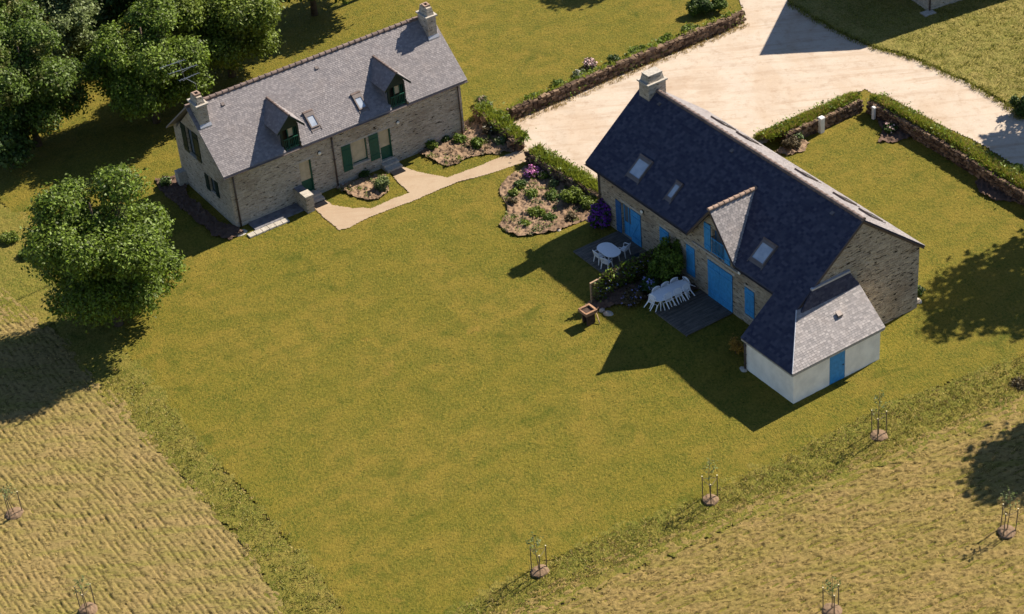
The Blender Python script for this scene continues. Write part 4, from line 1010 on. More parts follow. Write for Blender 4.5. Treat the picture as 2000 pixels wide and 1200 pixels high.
dry_wall('dry_stone_wall', 'short dry stone wall ending in a pier at the path near the green shuttered house', [(1010, 296), (985, 276), (955, 256), (925, 232)], 0.80, 0.5, 2, -1, 0.34, course=0.17)
dry_wall('stone_pier', 'squared stone pier closing the short wall where the path meets the drive', [(1001, 297), (1024, 289)], 0.78, 0.42, 7, 1, 0.22, None)
dry_wall('dry_stone_wall', 'dry stone wall above the big planting bed, running to the blue shuttered house corner', [(1028, 319), (1065, 343), (1110, 370), (1166, 402)], 0.80, 0.5, 3, 1)
dry_wall('dry_stone_wall', 'low stone wall with a white post, behind the blue shuttered house', [(1540, 284), (1590, 262), (1640, 239), (1683, 219)], 0.85, 0.4, 4, 1, 0.24)
dry_wall('dry_stone_wall', 'shaded stone wall below the grass bank at the right edge of the garden', [(1694, 222), (1745, 250), (1800, 281), (1860, 317), (1930, 362), (1990, 398), (2080, 455)], 0.85, 0.4, 5, 1, 0.24)

# grass banks rising behind the garden walls
def bank(pts_in, pts_out, h, name='grass_bank'):
    A_ = [at_z(*p) for p in pts_in]; O_ = [at_z(*p) for p in pts_out]; m = MB(); n = len(A_); K = 6
    V = []
    for i in range(n):
        for k in range(K + 1):
            f_ = k / K; p = A_[i] * (1 - f_) + O_[i] * f_
            V.append((p[0], p[1], h * (1 - f_ ** 2.2) * (0.95 + 0.1 * random.random()) + 0.02))
    m.add(V, [(i * (K + 1) + k, (i + 1) * (K + 1) + k, (i + 1) * (K + 1) + k + 1, i * (K + 1) + k + 1) for i in range(n - 1) for k in range(K)])
    o = m.build(name, 'rough', None, True); tag(o, kind='structure')
    return np.array(V).reshape(n, K + 1, 3)
def bank_points(V, n, seed):
    rng = np.random.default_rng(seed); a = rng.random(n) * (V.shape[0] - 1); k = rng.random(n) * (V.shape[1] - 1)
    i = a.astype(int); j = k.astype(int); fa = (a - i)[:, None]; fk = (k - j)[:, None]
    return (V[i, j] * (1 - fa) + V[i + 1, j] * fa) * (1 - fk) + (V[i, j + 1] * (1 - fa) + V[i + 1, j + 1] * fa) * fk
def off(pts, th, side=1):
    out = []
    for i in range(len(pts)):
        a = at_z(*pts[max(i - 1, 0)]); b_ = at_z(*pts[min(i + 1, len(pts) - 1)]); d = b_ - a; d /= np.linalg.norm(d); out.append(at_z(*pts[i]) + np.array([-d[1], d[0], 0]) * side * th)
    return out
def bank2(P_in, P_out, h):
    V = []; n = len(P_in); K = 6
    for i in range(n):
        for k in range(K + 1):
            f_ = k / K; p = P_in[i] * (1 - f_) + P_out[i] * f_; V.append((p[0], p[1], h * (1 - f_ ** 2.4) * (0.80 + 0.35 * random.random()) + 0.03))
    m = MB(); m.add(V, [(i * (K + 1) + k, (i + 1) * (K + 1) + k, (i + 1) * (K + 1) + k + 1, i * (K + 1) + k + 1) for i in range(n - 1) for k in range(K)])
    tag(m.build('grass_bank', 'rough', None, True), kind='structure'); return np.array(V).reshape(n, K + 1, 3)
W4 = [(1510, 297), (1540, 284), (1590, 262), (1640, 239), (1688, 217)]; W5 = [(1690, 219), (1745, 250), (1800, 281), (1860, 317), (1930, 362), (1990, 398), (2080, 455)]
B4 = bank2(off(W4, 0.38), off(W4, 1.75), 0.82); B5 = bank2(off(W5, 0.38), off(W5, 1.75), 0.82)
P_ = np.concatenate([bank_points(B4, 2300, 5), bank_points(B5, 4200, 6)])
tufts('bank_grass', P_, 0.22, 'bladeg', 8, 7, 0.8, 0.022, 0.08)
P_ = np.concatenate([bank_points(B4, 500, 15), bank_points(B5, 900, 16)])
tufts('dry_bank_grass', P_, 0.26, 'bladed', 9, 5, 0.9, 0.018, 0.08)
# tall grass along the tops and feet of the other walls
def along(pts, n, seed, w0, w1, z0, z1, side=1):
    rng = np.random.default_rng(seed); P = [at_z(*p) for p in pts]; out = []
    L_ = [np.linalg.norm(P[i + 1] - P[i]) for i in range(len(P) - 1)]
    for _ in range(n):
        i = rng.choice(len(L_), p=np.array(L_) / sum(L_)); d = (P[i + 1] - P[i]) / L_[i]; nn = np.array([-d[1], d[0], 0]) * side; f_ = rng.random()
        q = P[i] + d * L_[i] * f_ + nn * (w0 + (w1 - w0) * rng.random()); q[2] = z0 + (z1 - z0) * rng.random() + float(hz(q[0], q[1])); out.append(q)
    return np.array(out)
W1 = [(1003, 238), (1110, 193), (1230, 140), (1340, 95), (1425, 60), (1451, 46)]; W3 = [(1028, 319), (1065, 343), (1110, 370), (1172, 406)]; W2 = [(1010, 296), (985, 276), (955, 256), (925, 232)]
tufts('wall_top_grass', np.concatenate([along(W1, 700, 1, 0.45, 1.0, 0.0, 0.35), along(W1, 50, 11, 0.2, 0.4, 0.8, 0.85), along(W3, 700, 2, 0.2, 1.0, 0.5, 0.78), along(W2, 500, 3, 0.1, 0.9, 0.5, 0.72, -1)]), 0.30, 'bladeg', 10, 6, 0.9, 0.022, 0.09)
tufts('wall_foot_grass', along(W1, 420, 4, -0.55, 0.0, 0.03, 0.05), 0.13, 'bladed', 12, 6, 0.9, 0.015, 0.10)
# rough grass of the strips round the lawn
STRIP_L = [(215, 700), (300, 760), (400, 875), (560, 1045), (700, 1215), (600, 1240), (520, 1130), (420, 1000), (300, 870), (200, 760)]
STRIP_R = [(860, 1212), (1060, 1098), (1400, 958), (1710, 803), (2010, 690), (2010, 770), (1720, 895), (1500, 975), (1290, 1068), (1100, 1160), (950, 1225)]
tufts('rough_grass', np.concatenate([scatter_poly(STRIP_L, 900, 21), scatter_poly(STRIP_R, 1900, 22)]), 0.08, 'blade', 23, 6, 1.5, 0.020, 0.09)
tufts('rough_straw', np.concatenate([scatter_poly(STRIP_L, 300, 24), scatter_poly(STRIP_R, 1500, 25), scatter_poly(FIELD_L, 1500, 26), scatter_poly(FIELD_R, 3500, 27)]) + np.array([0, 0, 0.0]), 0.07, 'bladed', 28, 6, 1.6, 0.018, 0.10)
mp = scatter_poly([(1600, 20), (1760, 90), (1900, 160), (2010, 235), (2010, -60), (1600, -60)], 4500, 31); mp[:, 2] += 0.05
tufts('meadow_tufts', mp, 0.12, 'blade', 32, 6, 1.2, 0.020, 0.10)

def leafy_strip(name, P, hgt, mat, seed, per=16, size=0.11, rad=0.22):
    rng = np.random.default_rng(seed); P = P[fbm(P[:, 0] * 0.55, P[:, 1] * 0.55, 3, seed) > 0.44]; hh_ = np.repeat(hgt * (0.4 + 1.9 * rng.random(len(P)) ** 3), per); C = np.repeat(P, per, 0) + rng.normal(size=(len(P) * per, 3)) * np.array([rad, rad, 0.0]); C[:, 2] += hh_ * rng.random(len(C)) ** 1.2
    V, F = leaf_quads(C, size, rng, 0.5, 1.6); return tag(np_mesh(name, V, F, mat), kind='stuff')
leafy_strip('wall_foliage', np.concatenate([along(W1, 420, 41, 0.30, 1.1, 0.05, 0.45), along(W3, 150, 42, 0.3, 1.0, 0.5, 0.75), along(W2, 110, 43, 0.2, 0.9, 0.45, 0.7, -1), bank_points(B4, 120, 44), bank_points(B5, 260, 45)]), 0.25, 'leaf', 46)
leafy_strip('wall_foliage', np.concatenate([along(W1, 200, 51, 0.2, 1.2, 0.05, 0.45), along(W3, 90, 52, 0.3, 1.1, 0.4, 0.75), along(W2, 60, 53, 0.2, 0.9, 0.45, 0.7, -1), bank_points(B4, 60, 54), bank_points(B5, 110, 55)]), 0.3, 'leafy', 56)
for k_, (P_, n_) in enumerate(((BED1, 70), (BED2, 34), (BED3, 14))):
    leafy_strip('bedding_plants', scatter_poly(P_, n_, 300 + k_) + np.array([0, 0, 0.10]), 0.22, ('leaf4', 'leafb', 'leaf2')[k_], 310 + k_, 26, 0.075, 0.14)
    leafy_strip('bedding_plants', scatter_poly(P_, n_, 320 + k_) + np.array([0, 0, 0.10]), 0.18, ('leafy', 'leaf', 'leafy')[k_], 330 + k_, 22, 0.075, 0.12)
tufts('drive_edge_grass', np.concatenate([along(W4, 260, 71, 1.55, 2.15, 0.05, 0.07), along(W5, 480, 72, 1.55, 2.15, 0.05, 0.07)]), 0.13, 'blade', 73, 6, 1.2, 0.02, 0.10)
EDGE = [(1540, 5), (1590, 38), (1650, 70), (1706, 95), (1770, 110), (1830, 136), (1900, 167), (1960, 202), (2000, 236)]
tufts('edge_grass', np.concatenate([along(EDGE, 700, 61, -0.35, 0.25, 0.06, 0.10), along(W3, 260, 62, 0.9, 2.0, 0.05, 0.07)]), 0.12, 'blade', 63, 6, 1.2, 0.02, 0.10)

# ------------------------------------------------------------------ shrubs and bedding plants
def sh(px, rh, h, mat, seed, label, flower=None, name='shrub', group='garden shrubs', nf=40, **kw):
    n = kw.pop('n', int(120 + 900 * rh * h)); return shrub(name, label, 'shrub', G(*px), rh, h, mat, seed, n=n, flower=flower, nf=nf, group=group, **kw)
sh((1176, 440), 0.72, 1.45, 'leaf4', 1, 'purple flowering rhododendron at the corner of the blue shuttered house', 'purple', 'rhododendron', None, 330, fsize=0.13)
sh((1304, 548), 1.0, 2.5, 'leaf', 2, 'dark green bush between the two terraces against the house wall', None, 'bush', None)
sh((1268, 575), 0.55, 1.0, 'leaf4', 3, 'dark bush with pale blue flowers beside the trellis', 'lilac', 'bush', None, 60, fsize=0.09)
sh((1235, 590), 0.55, 0.8, 'leafb', 4, 'low bronze leaved bush under the trellis', 'lilac', 'bush', None, 30)
sh((1438, 690), 0.34, 1.1, 'leafo', 5, 'golden leaved shrub in the shade of the white lean-to', None, 'shrub', None, n=130)
sh((1040, 345), 0.42, 0.55, 'leafb', 6, 'pink azalea at the top of the big planting bed', 'pink', 'azalea', 'azaleas', 150, fsize=0.12)
sh((1060, 348), 0.25, 0.5, 'leafy', 7, 'small azalea with pale pink flowers against the dry stone wall of the big bed', 'palepink', 'azalea', 'azaleas', 40)
for i, (px, rh, h, mt, lb) in enumerate([
    ((1016, 365), .36, .45, 'leaf4', 'dark shrub just below the pink azalea'), ((1003, 382), .26, .35, 'leafy', 'small yellow green shrub at the left rim of the big bed'),
    ((1040, 384), .36, .45, 'leafy', 'yellow green shrub in the middle of the big bed'), ((1000, 398), .22, .3, 'leafb', 'bronze plant at the lower left of the big bed'),
    ((1078, 388), .34, .45, 'leaf2', 'grey green shrub near the wall of the big bed'), ((1102, 388), .28, .4, 'leaf3', 'silvery shrub near the wall of the big bed'),
    ((1050, 420), .50, .4, 'leafy', 'spreading light green plant low in the big bed'), ((1075, 430), .34, .35, 'leaf2', 'low grey green plant at the bottom of the big bed'),
    ((1115, 430), .34, .42, 'leafb', 'bronze shrub at the bottom right of the big bed'), ((1026, 440), .26, .25, 'leafy', 'tiny green plant at the lower rim of the big bed'),
    ((1082, 364), .24, .4, 'leaf3', 'pale shrub halfway along the wall of the big bed')]): sh(px, rh, h, mt, 50 + i, lb)
sh((1120, 395), .65, .95, 'leafy', 65, 'large yellow green shrub spilling over the wall of the big bed'); sh((1150, 405), .55, .75, 'leafy', 66, 'golden green shrub at the house end of the wall of the big bed')
for i, (px, rh, h, mt, lb) in enumerate([
    ((845, 292), .36, .6, 'leafy', 'bright green shrub at the left end of the bed below the grey stone house corner'), ((868, 277), .3, .5, 'leaf4', 'dark small shrub against the wall in the bed below the house corner'),
    ((898, 278), .36, .5, 'leaf', 'green shrub in the middle of the bed below the house corner'), ((934, 288), .40, .55, 'leaf', 'round green shrub at the right of the bed below the house corner'),
    ((960, 262), .5, .7, 'leafb', 'dark shrub by the short wall near the path'), ((978, 282), .3, .45, 'leaf3', 'pale shrub next to the stone pier')]):
    sh(px, rh, h, mt, 70 + i, lb, 'whitef' if i >= 4 else None, nf=14)
sh((948, 225), .55, .9, 'leaf3', 80, 'grey green bush between the house corner and the long stone wall'); sh((968, 245), .6, .95, 'leafy', 81, 'tall green bush growing on the short wall by the path')
sh((940, 205), .3, .6, 'leaf3', 82, 'pale pink flowering bush behind the corner of the grey stone house', 'palepink', 'shrub', 'garden shrubs', 50)
sh((1153, 130), .38, .65, 'leafb', 83, 'pink flowering bush on the lawn side of the long stone wall', 'palepink', 'shrub', 'garden shrubs', 110, fsize=0.11)
sh((1132, 148), .35, .35, 'leaf3', 84, 'small pale bush left of the pink bush behind the long stone wall', 'whitef')
for i, (px, rh, h, mt, lb) in enumerate([((1200, 124), .4, .5, 'leaf4', 'dark shrub right of the pink bush behind the long stone wall'), ((1246, 106), .6, .5, 'leaf', 'green shrub midway along the long stone wall'),
    ((1298, 86), .6, .5, 'leaf', 'green shrub towards the far end of the long stone wall'), ((1352, 66), .6, .55, 'leaf2', 'grey green shrub near the far end of the long stone wall'),
    ((1372, 25), .75, 1.3, 'leaf4', 'big dark shrub at the far end of the long stone wall'), ((1405, 22), .6, 1.0, 'leaf2', 'light shrub at the tip of the long stone wall'), ((1355, 30), .5, .9, 'leaf2', 'pale shrub left of the big dark shrub at the wall end'),
    ((1090, 168), .4, .35, 'leaf2', 'small green shrub behind the near part of the long stone wall'), ((1040, 196), .5, .4, 'leaf', 'low green shrub behind the near end of the long stone wall')]): sh(px, rh, h, mt, 90 + i, lb)
sh((1738, 258), .34, .5, 'leaf4', 101, 'small white and pink flowering bush in the shaded bed by the right hand wall', 'palepink', 'shrub', 'garden shrubs', 50)
sh((1546, 288), .55, .75, 'leafb', 102, 'bronze green bush at the near end of the wall with the white post'); sh((1555, 278), .35, .7, 'leaf4', 103, 'dark bush leaning on the wall with the white post')
sh((1925, 328), .6, .9, 'leaf', 104, 'dark green bush on the grass bank at the right edge'); sh((1985, 340), .45, .7, 'leaf', 105, 'small bush on the bank by the right edge')
sh((1998, 222), .75, 1.3, 'leaf4', 106, 'dark bush at the right edge beside the gravel drive')
sh((748, 370), .45, .8, 'leaf3', 110, 'spiky grey green plant in the little bed in front of the window', 'whitef', nf=8); sh((712, 345), .3, .45, 'leaf4', 111, 'dark low plant under the window of the grey stone house')
sh((324, 362), .35, .6, 'leaf4', 112, 'small dark bush at the foot of the gable with the aerial')
sh((1793, 575), .25, .5, 'leaf4', 113, 'small dark plant at the far corner of the stone gable'); sh((1992, 750), .5, .14, 'leafb', 114, 'low brownish weedy clump at the right edge of the rough strip')
sh((60, 500), .6, .6, 'leaf', 115, 'low bush at the left edge beside the lone tree'); sh((20, 470), .5, .5, 'leafy', 116, 'low weedy bush on the left edge beside the mown field')
sh((100, 400), .7, .6, 'leafy', 117, 'pale low bush left of the lone round tree')

# ------------------------------------------------------------------ terraces
def b_world(s, b_, z=0.0): p = Bw(s, b_); return np.array([p[0], p[1], z])
def deck(s0, s1, b0, b1, z, label):
    m = MB(); n = int((b1 - b0) / 0.13); wd = (b1 - b0) / n; R = random.Random(int(s0 * 10))
    for i in range(n): m.box((s0, b0 + i * wd + 0.005, z - 0.03), (s1, b0 + (i + 1) * wd - 0.005, z + R.uniform(-.003, .003)))
    m.box((s0 + 0.03, b0 + 0.03, z - 0.30), (s1 - 0.03, b1 - 0.01, z - 0.035))
    m.box((s0 - 0.03, b0 - 0.035, z - 0.16), (s1 + 0.03, b0 - 0.001, z - 0.005)); m.box((s0 - 0.035, b0, z - 0.16), (s0 - 0.001, b1, z - 0.005))
    o = m.build('wooden_deck', 'deck'); o.location = (BO[0], BO[1], 0); o.rotation_euler = (0, 0, BA); return tag(o, label, 'deck', 'wooden terraces')
DZK = 0.44
deck(-1.62, 2.0, -3.25, -0.01, DZK, 'grey wooden terrace under the small oval table by the door with the diagonal brace')
deck(6.15, 8.98, -3.25, -0.01, DZK, 'grey wooden terrace under the long table by the wide blue double door')
m = MB(); m.box((0.95, -1.15, DZK + 0.004), (1.75, -0.5, DZK + 0.02)); o = m.build('doormat', 'dark'); o.location = (BO[0], BO[1], 0); o.rotation_euler = (0, 0, BA); tag(o, 'dark doormat on the small terrace beside the house wall', 'doormat')

def a_obj(name, mb, mat, label, cat, group=None, kind=None):
    o = mb.build(name, mat); o.location = (AO[0], AO[1], 0); o.rotation_euler = (0, 0, AA); return tag(o, label, cat, group, kind)
m = MB(); R = random.Random(4)
for i in range(5):
    for j in range(2):
        m.box((0.75 + i * 0.68, -1.02 + j * 0.51, 0.0), (0.75 + (i + 1) * 0.68 - 0.015, -1.02 + (j + 1) * 0.51 - 0.015, 0.07 + R.random() * 0.012))
a_obj('paved_terrace', m, 'slab', 'paving strip coloured dark as shaded along the foot of the grey stone house', 'paving')  # dark tone stands for the shadow band along the wall
m = MB()
for i in range(6): m.hexa([(0.1 + i * .46, -1.52, 0), (0.1 + (i + 1) * .46 - .02, -1.50, 0), (0.1 + (i + 1) * .46 - .02, -1.06, 0), (0.1 + i * .46, -1.06, 0)], [(0.12 + i * .46, -1.50, .07 + .02 * R.random()), (0.08 + (i + 1) * .46, -1.49, .07 + .02 * R.random()), (0.08 + (i + 1) * .46, -1.07, .09), (0.12 + i * .46, -1.07, .08)])
a_obj('stone_edging', m, 'granite', 'pale row of rough edging stones in front of the paving', 'edging')
# low stone wall beside the first door, with a capstone
root = thing('low_wall', 'short thick stone wall with a pale capstone beside the first green door', 'wall', (AO[0], AO[1], 0), AA)
m = MB(); m.box((4.16, -1.46, -0.05), (4.66, -0.002, 1.08)); m.build('wall', 'stoneA', root)
m = MB(); m.box((4.12, -1.50, 1.082), (4.70, -0.75, 1.19)); m.build('capstone', 'granite', root)
m = MB(); m.box((4.13, -0.745, 1.082), (4.69, -0.004, 1.15)); m.build('shade_blue_cap', 'slab', root)  # blue tone paints shade on the rear top of the wall
for s0, s1, lb in ((4.70, 5.75, 'stone doorstep under the green door beside the low wall'), (10.3, 11.4, 'stone doorstep under the green door by the long window')):
    m = MB(); m.box((s0, -0.42, -0.02), (s1, -0.005, 0.34)); m.box((s0, -0.80, -0.02), (s1, -0.425, 0.17)); a_obj('doorstep', m, 'granite', lb, 'step', 'doorsteps')
    m = MB(); m.box((s0 + 0.12, -1.35, 0.02), (s1 - 0.12, -0.86, 0.07)); a_obj('doormat', m, 'dark', 'dark mat in front of the ' + lb.replace('stone doorstep under the ', ''), 'doormat', 'dark doormats')

# ------------------------------------------------------------------ plastic garden furniture
def arc(t0, t1, n): return [t0 + (t1 - t0) * i / (n - 1) for i in range(n)]
def oval_table(name, label, L_, W_, loc, rotz):
    root = thing(name, label, 'table', loc, rotz); r = W_ / 2; hx_ = L_ / 2 - r
    out = [(hx_ + r * math.cos(a), r * math.sin(a)) for a in arc(-math.pi / 2, math.pi / 2, 14)] + [(-hx_ + r * math.cos(a), r * math.sin(a)) for a in arc(math.pi / 2, 1.5 * math.pi, 14)]
    n = len(out); m = MB(); prof = [(1.0, 0.69), (1.02, 0.71), (1.015, 0.735), (0.97, 0.74), (0.955, 0.734), (0.0, 0.734)]
    vs_ = []
    for sc_, z in prof:
        for x, y in out:
            d = math.hypot(x, y); k = (d + (sc_ - 1) * 0.5) / d if sc_ > 0.5 else 0.0
            vs_.append((x * k, y * k, z))
    fs = []
    for p in range(len(prof) - 1):
        for i in range(n): fs.append((p * n + i, p * n + (i + 1) % n, (p + 1) * n + (i + 1) % n, (p + 1) * n + i))
    fs.append(tuple(reversed(range(n)))); m.add(vs_, fs); m.build('tabletop', 'plastic', root)
    for sx in (-1, 1):
        for sy in (-1, 1):
            l = MB(); l.tube([(sx * (hx_ + r * .25), sy * r * .62, 0.70), (sx * (hx_ + r * .30), sy * r * .70, 0.35), (sx * (hx_ + r * .38), sy * r * .78, 0.0)], [0.042, 0.034, 0.026], 8); l.build('leg', 'plastic', root, True)
    return root
def plastic_chair(label, loc, rotz):
    """armchair facing local +y"""
    root = thing('garden_chair', label, 'chair', loc, rotz, 'white plastic garden chairs')
    m = MB(); n = 7; vs_ = []
    for i in range(n):
        y = -0.20 + 0.42 * i / (n - 1); z = 0.42 + 0.025 * (i / (n - 1)) ** 2 - (0.03 if i == n - 1 else 0); w_ = 0.20 + 0.03 * i / (n - 1)
        for x in (-w_, -w_ * .5, 0, w_ * .5, w_): vs_.append((x, y, z - 0.018 * (1 - (x / w_) ** 2)))
    k = len(vs_); vs_ += [(x, y, z - 0.02) for x, y, z in vs_]
    fs = [(i * 5 + j, i * 5 + j + 1, (i + 1) * 5 + j + 1, (i + 1) * 5 + j) for i in range(n - 1) for j in range(4)]; fs += [tuple(k + q for q in reversed(f)) for f in fs]
    ring = [j for j in range(5)] + [i * 5 + 4 for i in range(1, n)] + [(n - 1) * 5 + j for j in (3, 2, 1, 0)] + [i * 5 for i in range(n - 2, 0, -1)]
    fs += [(ring[i], k + ring[i], k + ring[(i + 1) % len(ring)], ring[(i + 1) % len(ring)]) for i in range(len(ring))]
    m.add(vs_, fs); m.build('seat', 'plastic', root)
    bk = MB()
    tp = [(x, -0.20 - 0.10 - 0.05 * (1 - (x / 0.24) ** 2), 0.86 - 0.05 * (x / 0.24) ** 2) for x in arc(-0.24, 0.24, 9)]
    bk.tube(tp, 0.026, 6)
    for sx in (-1, 1): bk.tube([(sx * 0.215, -0.19, 0.42), (sx * 0.235, -0.25, 0.64), (sx * 0.24, -0.30, 0.815)], [0.026, 0.024, 0.024], 6)
    for i in range(5):
        x = -0.15 + 0.075 * i; f_ = 1 - (x / .24) ** 2
        bk.hexa([(x - .022, -.20, .41), (x + .022, -.20, .41), (x + .022, -.19, .41), (x - .022, -.19, .41)], [(x - .024, -.31 - .05 * f_, .84), (x + .024, -.31 - .05 * f_, .84), (x + .024, -.298 - .05 * f_, .84), (x - .024, -.298 - .05 * f_, .84)])
    bk.build('backrest', 'plastic', root)
    for sx in (-1, 1):
        a = MB(); a.tube([(sx * .245, -.27, .66), (sx * .275, -.10, .665), (sx * .275, .12, .65), (sx * .25, .20, .60), (sx * .235, .21, .43)], 0.022, 6); a.build('armrest', 'plastic', root, True)
        for y0, y1 in ((.19, .25), (-.18, -.27)):
            l = MB(); l.hexa([(sx * .245 - .018, y1 - .016, 0), (sx * .245 + .018, y1 - .016, 0), (sx * .245 + .018, y1 + .016, 0), (sx * .245 - .018, y1 + .016, 0)],
                             [(sx * .205 - .032, y0 - .028, .42), (sx * .205 + .032, y0 - .028, .42), (sx * .205 + .032, y0 + .028, .42), (sx * .205 - .032, y0 + .028, .42)]); l.build('leg', 'plastic', root)
    return root
TZ = DZK + 0.735
tc1 = at_z(1189, 488, TZ); T1 = oval_table('oval_table', 'small white oval plastic table on the terrace near the open blue door', 1.62, 1.02, (tc1[0], tc1[1], DZK + 0.003), BA)
tc2 = at_z(1308, 568, TZ); T2 = oval_table('oval_table', 'long white oval plastic table on the terrace by the double door', 2.55, 1.02, (tc2[0], tc2[1], DZK + 0.003), BA + math.pi / 2)
PROTO = None
def chair(px, face, label, z=DZK + 0.004, seat_z=0.44):
    global PROTO
    p = at_z(px[0], px[1], z + seat_z); d = np.array(face[:2]) - p[:2] if len(face) == 3 else np.array(face)
    rz = math.atan2(d[1], d[0]) - math.pi / 2
    if PROTO is None: PROTO = plastic_chair(label, (p[0], p[1], z), rz); return PROTO
    c = copy_tree(PROTO); c.location = (p[0], p[1], z); c.rotation_euler = (0, 0, rz); c['label'] = label; return c
chair((1171, 499), BB * 1.0, 'white plastic chair at the left of the small oval table, farther from the trellis')
chair((1185, 511), BB * 0.9 - BS * 0.35, 'white plastic chair nearest the trellis at the small oval table')
chair((1219, 486), -BS * 1.0 - BB * 0.3, 'white plastic chair between the small oval table and the blue door')
def tipped(off_b, off_s, d, label, z=DZK + 0.004, tilt=0.66):
    """a chair tipped forward so that its back leans over the table edge"""
    p = tc2[:2] + BB * off_b + BS * off_s; c = copy_tree(PROTO); rz = math.atan2(d[1], d[0]) - math.pi / 2
    c.location = (p[0], p[1], z + 0.25 * math.sin(tilt)); c.rotation_euler = (-tilt, 0, rz); c['label'] = label
tipped(-0.50, 0.70, -BS, 'white plastic chair tipped against the near side of the long table, nearest the lawn')
tipped(0.18, 0.70, -BS, 'middle one of the tipped white chairs on the near side of the long table')
tipped(0.84, 0.66, -BS - BB * 0.12, 'white plastic chair tipped against the near side of the long table, nearest the double door')
tipped(-0.62, -0.68, BS, 'tipped white chair nearest the lawn on the bush side of the long table')
tipped(0.02, -0.70, BS, 'middle tipped white chair on the bush side of the long table')
tipped(0.66, -0.70, BS, 'tipped white chair nearest the house on the bush side of the long table')
tipped(1.44, -0.08, -BB + BS * 0.1, 'white plastic chair tipped against the house end of the long table')
p_ = tc2[:2] - BB * 1.46; tipped(-1.46, 0.06, BB - BS * 0.12, 'white plastic chair tipped against the lawn end of the long table', float(hz(*p_)) + 0.05)

# ------------------------------------------------------------------ trellis with climbers
root = thing('trellis', 'wooden lattice trellis with climbing plants dividing the two terraces', 'trellis', (BO[0], BO[1], 0), BA)
TS, T0, T1b = 2.95, -5.35, -0.75
zg = lambda b_: float(hz(*Bw(TS, b_)))
m = MB(); zt = lambda b_: zg(T0) + 1.42 + (b_ - T0) * 0.07
m.hexa([(TS - .05, T0, zt(T0)), (TS + .05, T0, zt(T0)), (TS + .05, T1b, zt(T1b)), (TS - .05, T1b, zt(T1b))], [(TS - .05, T0, zt(T0) + .06), (TS + .05, T0, zt(T0) + .06), (TS + .05, T1b, zt(T1b) + .06), (TS - .05, T1b, zt(T1b) + .06)])
m.build('top_rail', 'wood', root)
for b_ in (T0 + 0.04, -3.7, -2.1, T1b - 0.04):
    m = MB(); m.box((TS - .04, b_ - .04, zg(b_) - .1), (TS + .04, b_ + .04, zt(b_) - 0.002)); m.build('post', 'wood', root)
m = MB(); H_ = 1.2
for k, x_ in ((1, TS + 0.045), (-1, TS + 0.062)):
    b_ = T0 - H_
    while b_ < T1b + H_:
        p0, p1 = b_, b_ + k * H_; z0_, z1_ = 0.12, 0.12 + H_
        lo, hi = max(min(p0, p1), T0), min(max(p0, p1), T1b)
        if hi - lo > 0.1:
            zz = lambda q: 0.12 + (q - p0) / (p1 - p0) * H_
            za_, zb_ = zz(lo) + zg(lo), zz(hi) + zg(hi)
            m.hexa([(x_, lo, za_ - .015), (x_ + .012, lo, za_ - .015), (x_ + .012, hi, zb_ - .015), (x_, hi, zb_ - .015)], [(x_, lo, za_ + .015), (x_ + .012, lo, za_ + .015), (x_ + .012, hi, zb_ + .015), (x_, hi, zb_ + .015)])
        b_ += 0.22
m.build('lattice', 'stake', root)
rng = np.random.default_rng(77); nC = 4200
bb_ = T0 + 0.1 + (T1b - T0 - 0.1) * rng.random(nC) ** 0.75; hh = 0.05 + 1.5 * rng.random(nC) ** 0.75; den = fbm(bb_ * 1.5, hh * 2.2, 3, 4)
kp = den + 0.12 * (bb_ - T0) / 4 > 0.42; bb_, hh = bb_[kp], hh[kp]
zz0 = np.array([zg(x) for x in bb_]); C = np.stack([TS + 0.10 + rng.normal(size=len(bb_)) * 0.10, bb_, zz0 + hh], 1)
V, F = leaf_quads(C, 0.11, rng, 0.0, 1.5); np_mesh('climber', V, F, 'leafb', root)
kp = rng.random(len(C)) < 0.8; V, F = leaf_quads(C[kp] + rng.normal(size=(kp.sum(), 3)) * 0.08, 0.11, rng, 0.0, 1.5); np_mesh('climber', V, F, 'leaf', root)
kp = rng.random(len(C)) < 0.05; V, F = leaf_quads(C[kp] + np.array([0.14, 0, 0]), 0.08, rng, 0.4, 1.0); np_mesh('blossom', V, F, 'lilac', root)
# bedding soil under the trellis
sheet('planting_bed', None, 0.07, 'soil', 0.02, lumps, 0.06, world=[Bw(2.75, -5.6), Bw(3.5, -5.6), Bw(5.9, -1.2), Bw(6.0, -0.05), Bw(2.6, -0.05)])
# barbecue
g = G(1150, 630); root = thing('barbecue', 'square brick barbecue standing on the lawn at the end of the trellis', 'barbecue', (g[0], g[1], g[2]), BA)
m = MB(); a, c = 0.27, 0.26
for x0, x1, y0, y1 in ((-a, -a + .11, -c, c), (a - .11, a, -c, c), (-a + .111, a - .111, c - .11, c)):
    for k in range(5): m.box((x0, y0, k * .15), (x1, y1, k * .15 + .14))
m.build('brick_base', 'char', root); a, c = 0.36, 0.34
m = MB(); m.box((-a - .04, -c - .06, .742), (a + .04, c + .04, .80)); m.build('hearth_slab', 'brick', root)
m = MB(); e = .09
m.box((-a - .03, -c - .05, .802), (-a + e, c + .03, .93)); m.box((a - e, -c - .05, .802), (a + .03, c + .03, .93)); m.box((-a + e + .001, c - e, .802), (a - e - .001, c + .03, .95)); m.box((-a + e + .001, -c - .05, .802), (a - e - .001, -c + .03, .90))
m.build('fire_rim', 'brick', root)
m = MB(); m.box((-a + e + .002, -c + .032, .803), (a - e - .002, c - e - .002, .835)); m.build('ash_bed', 'char', root)
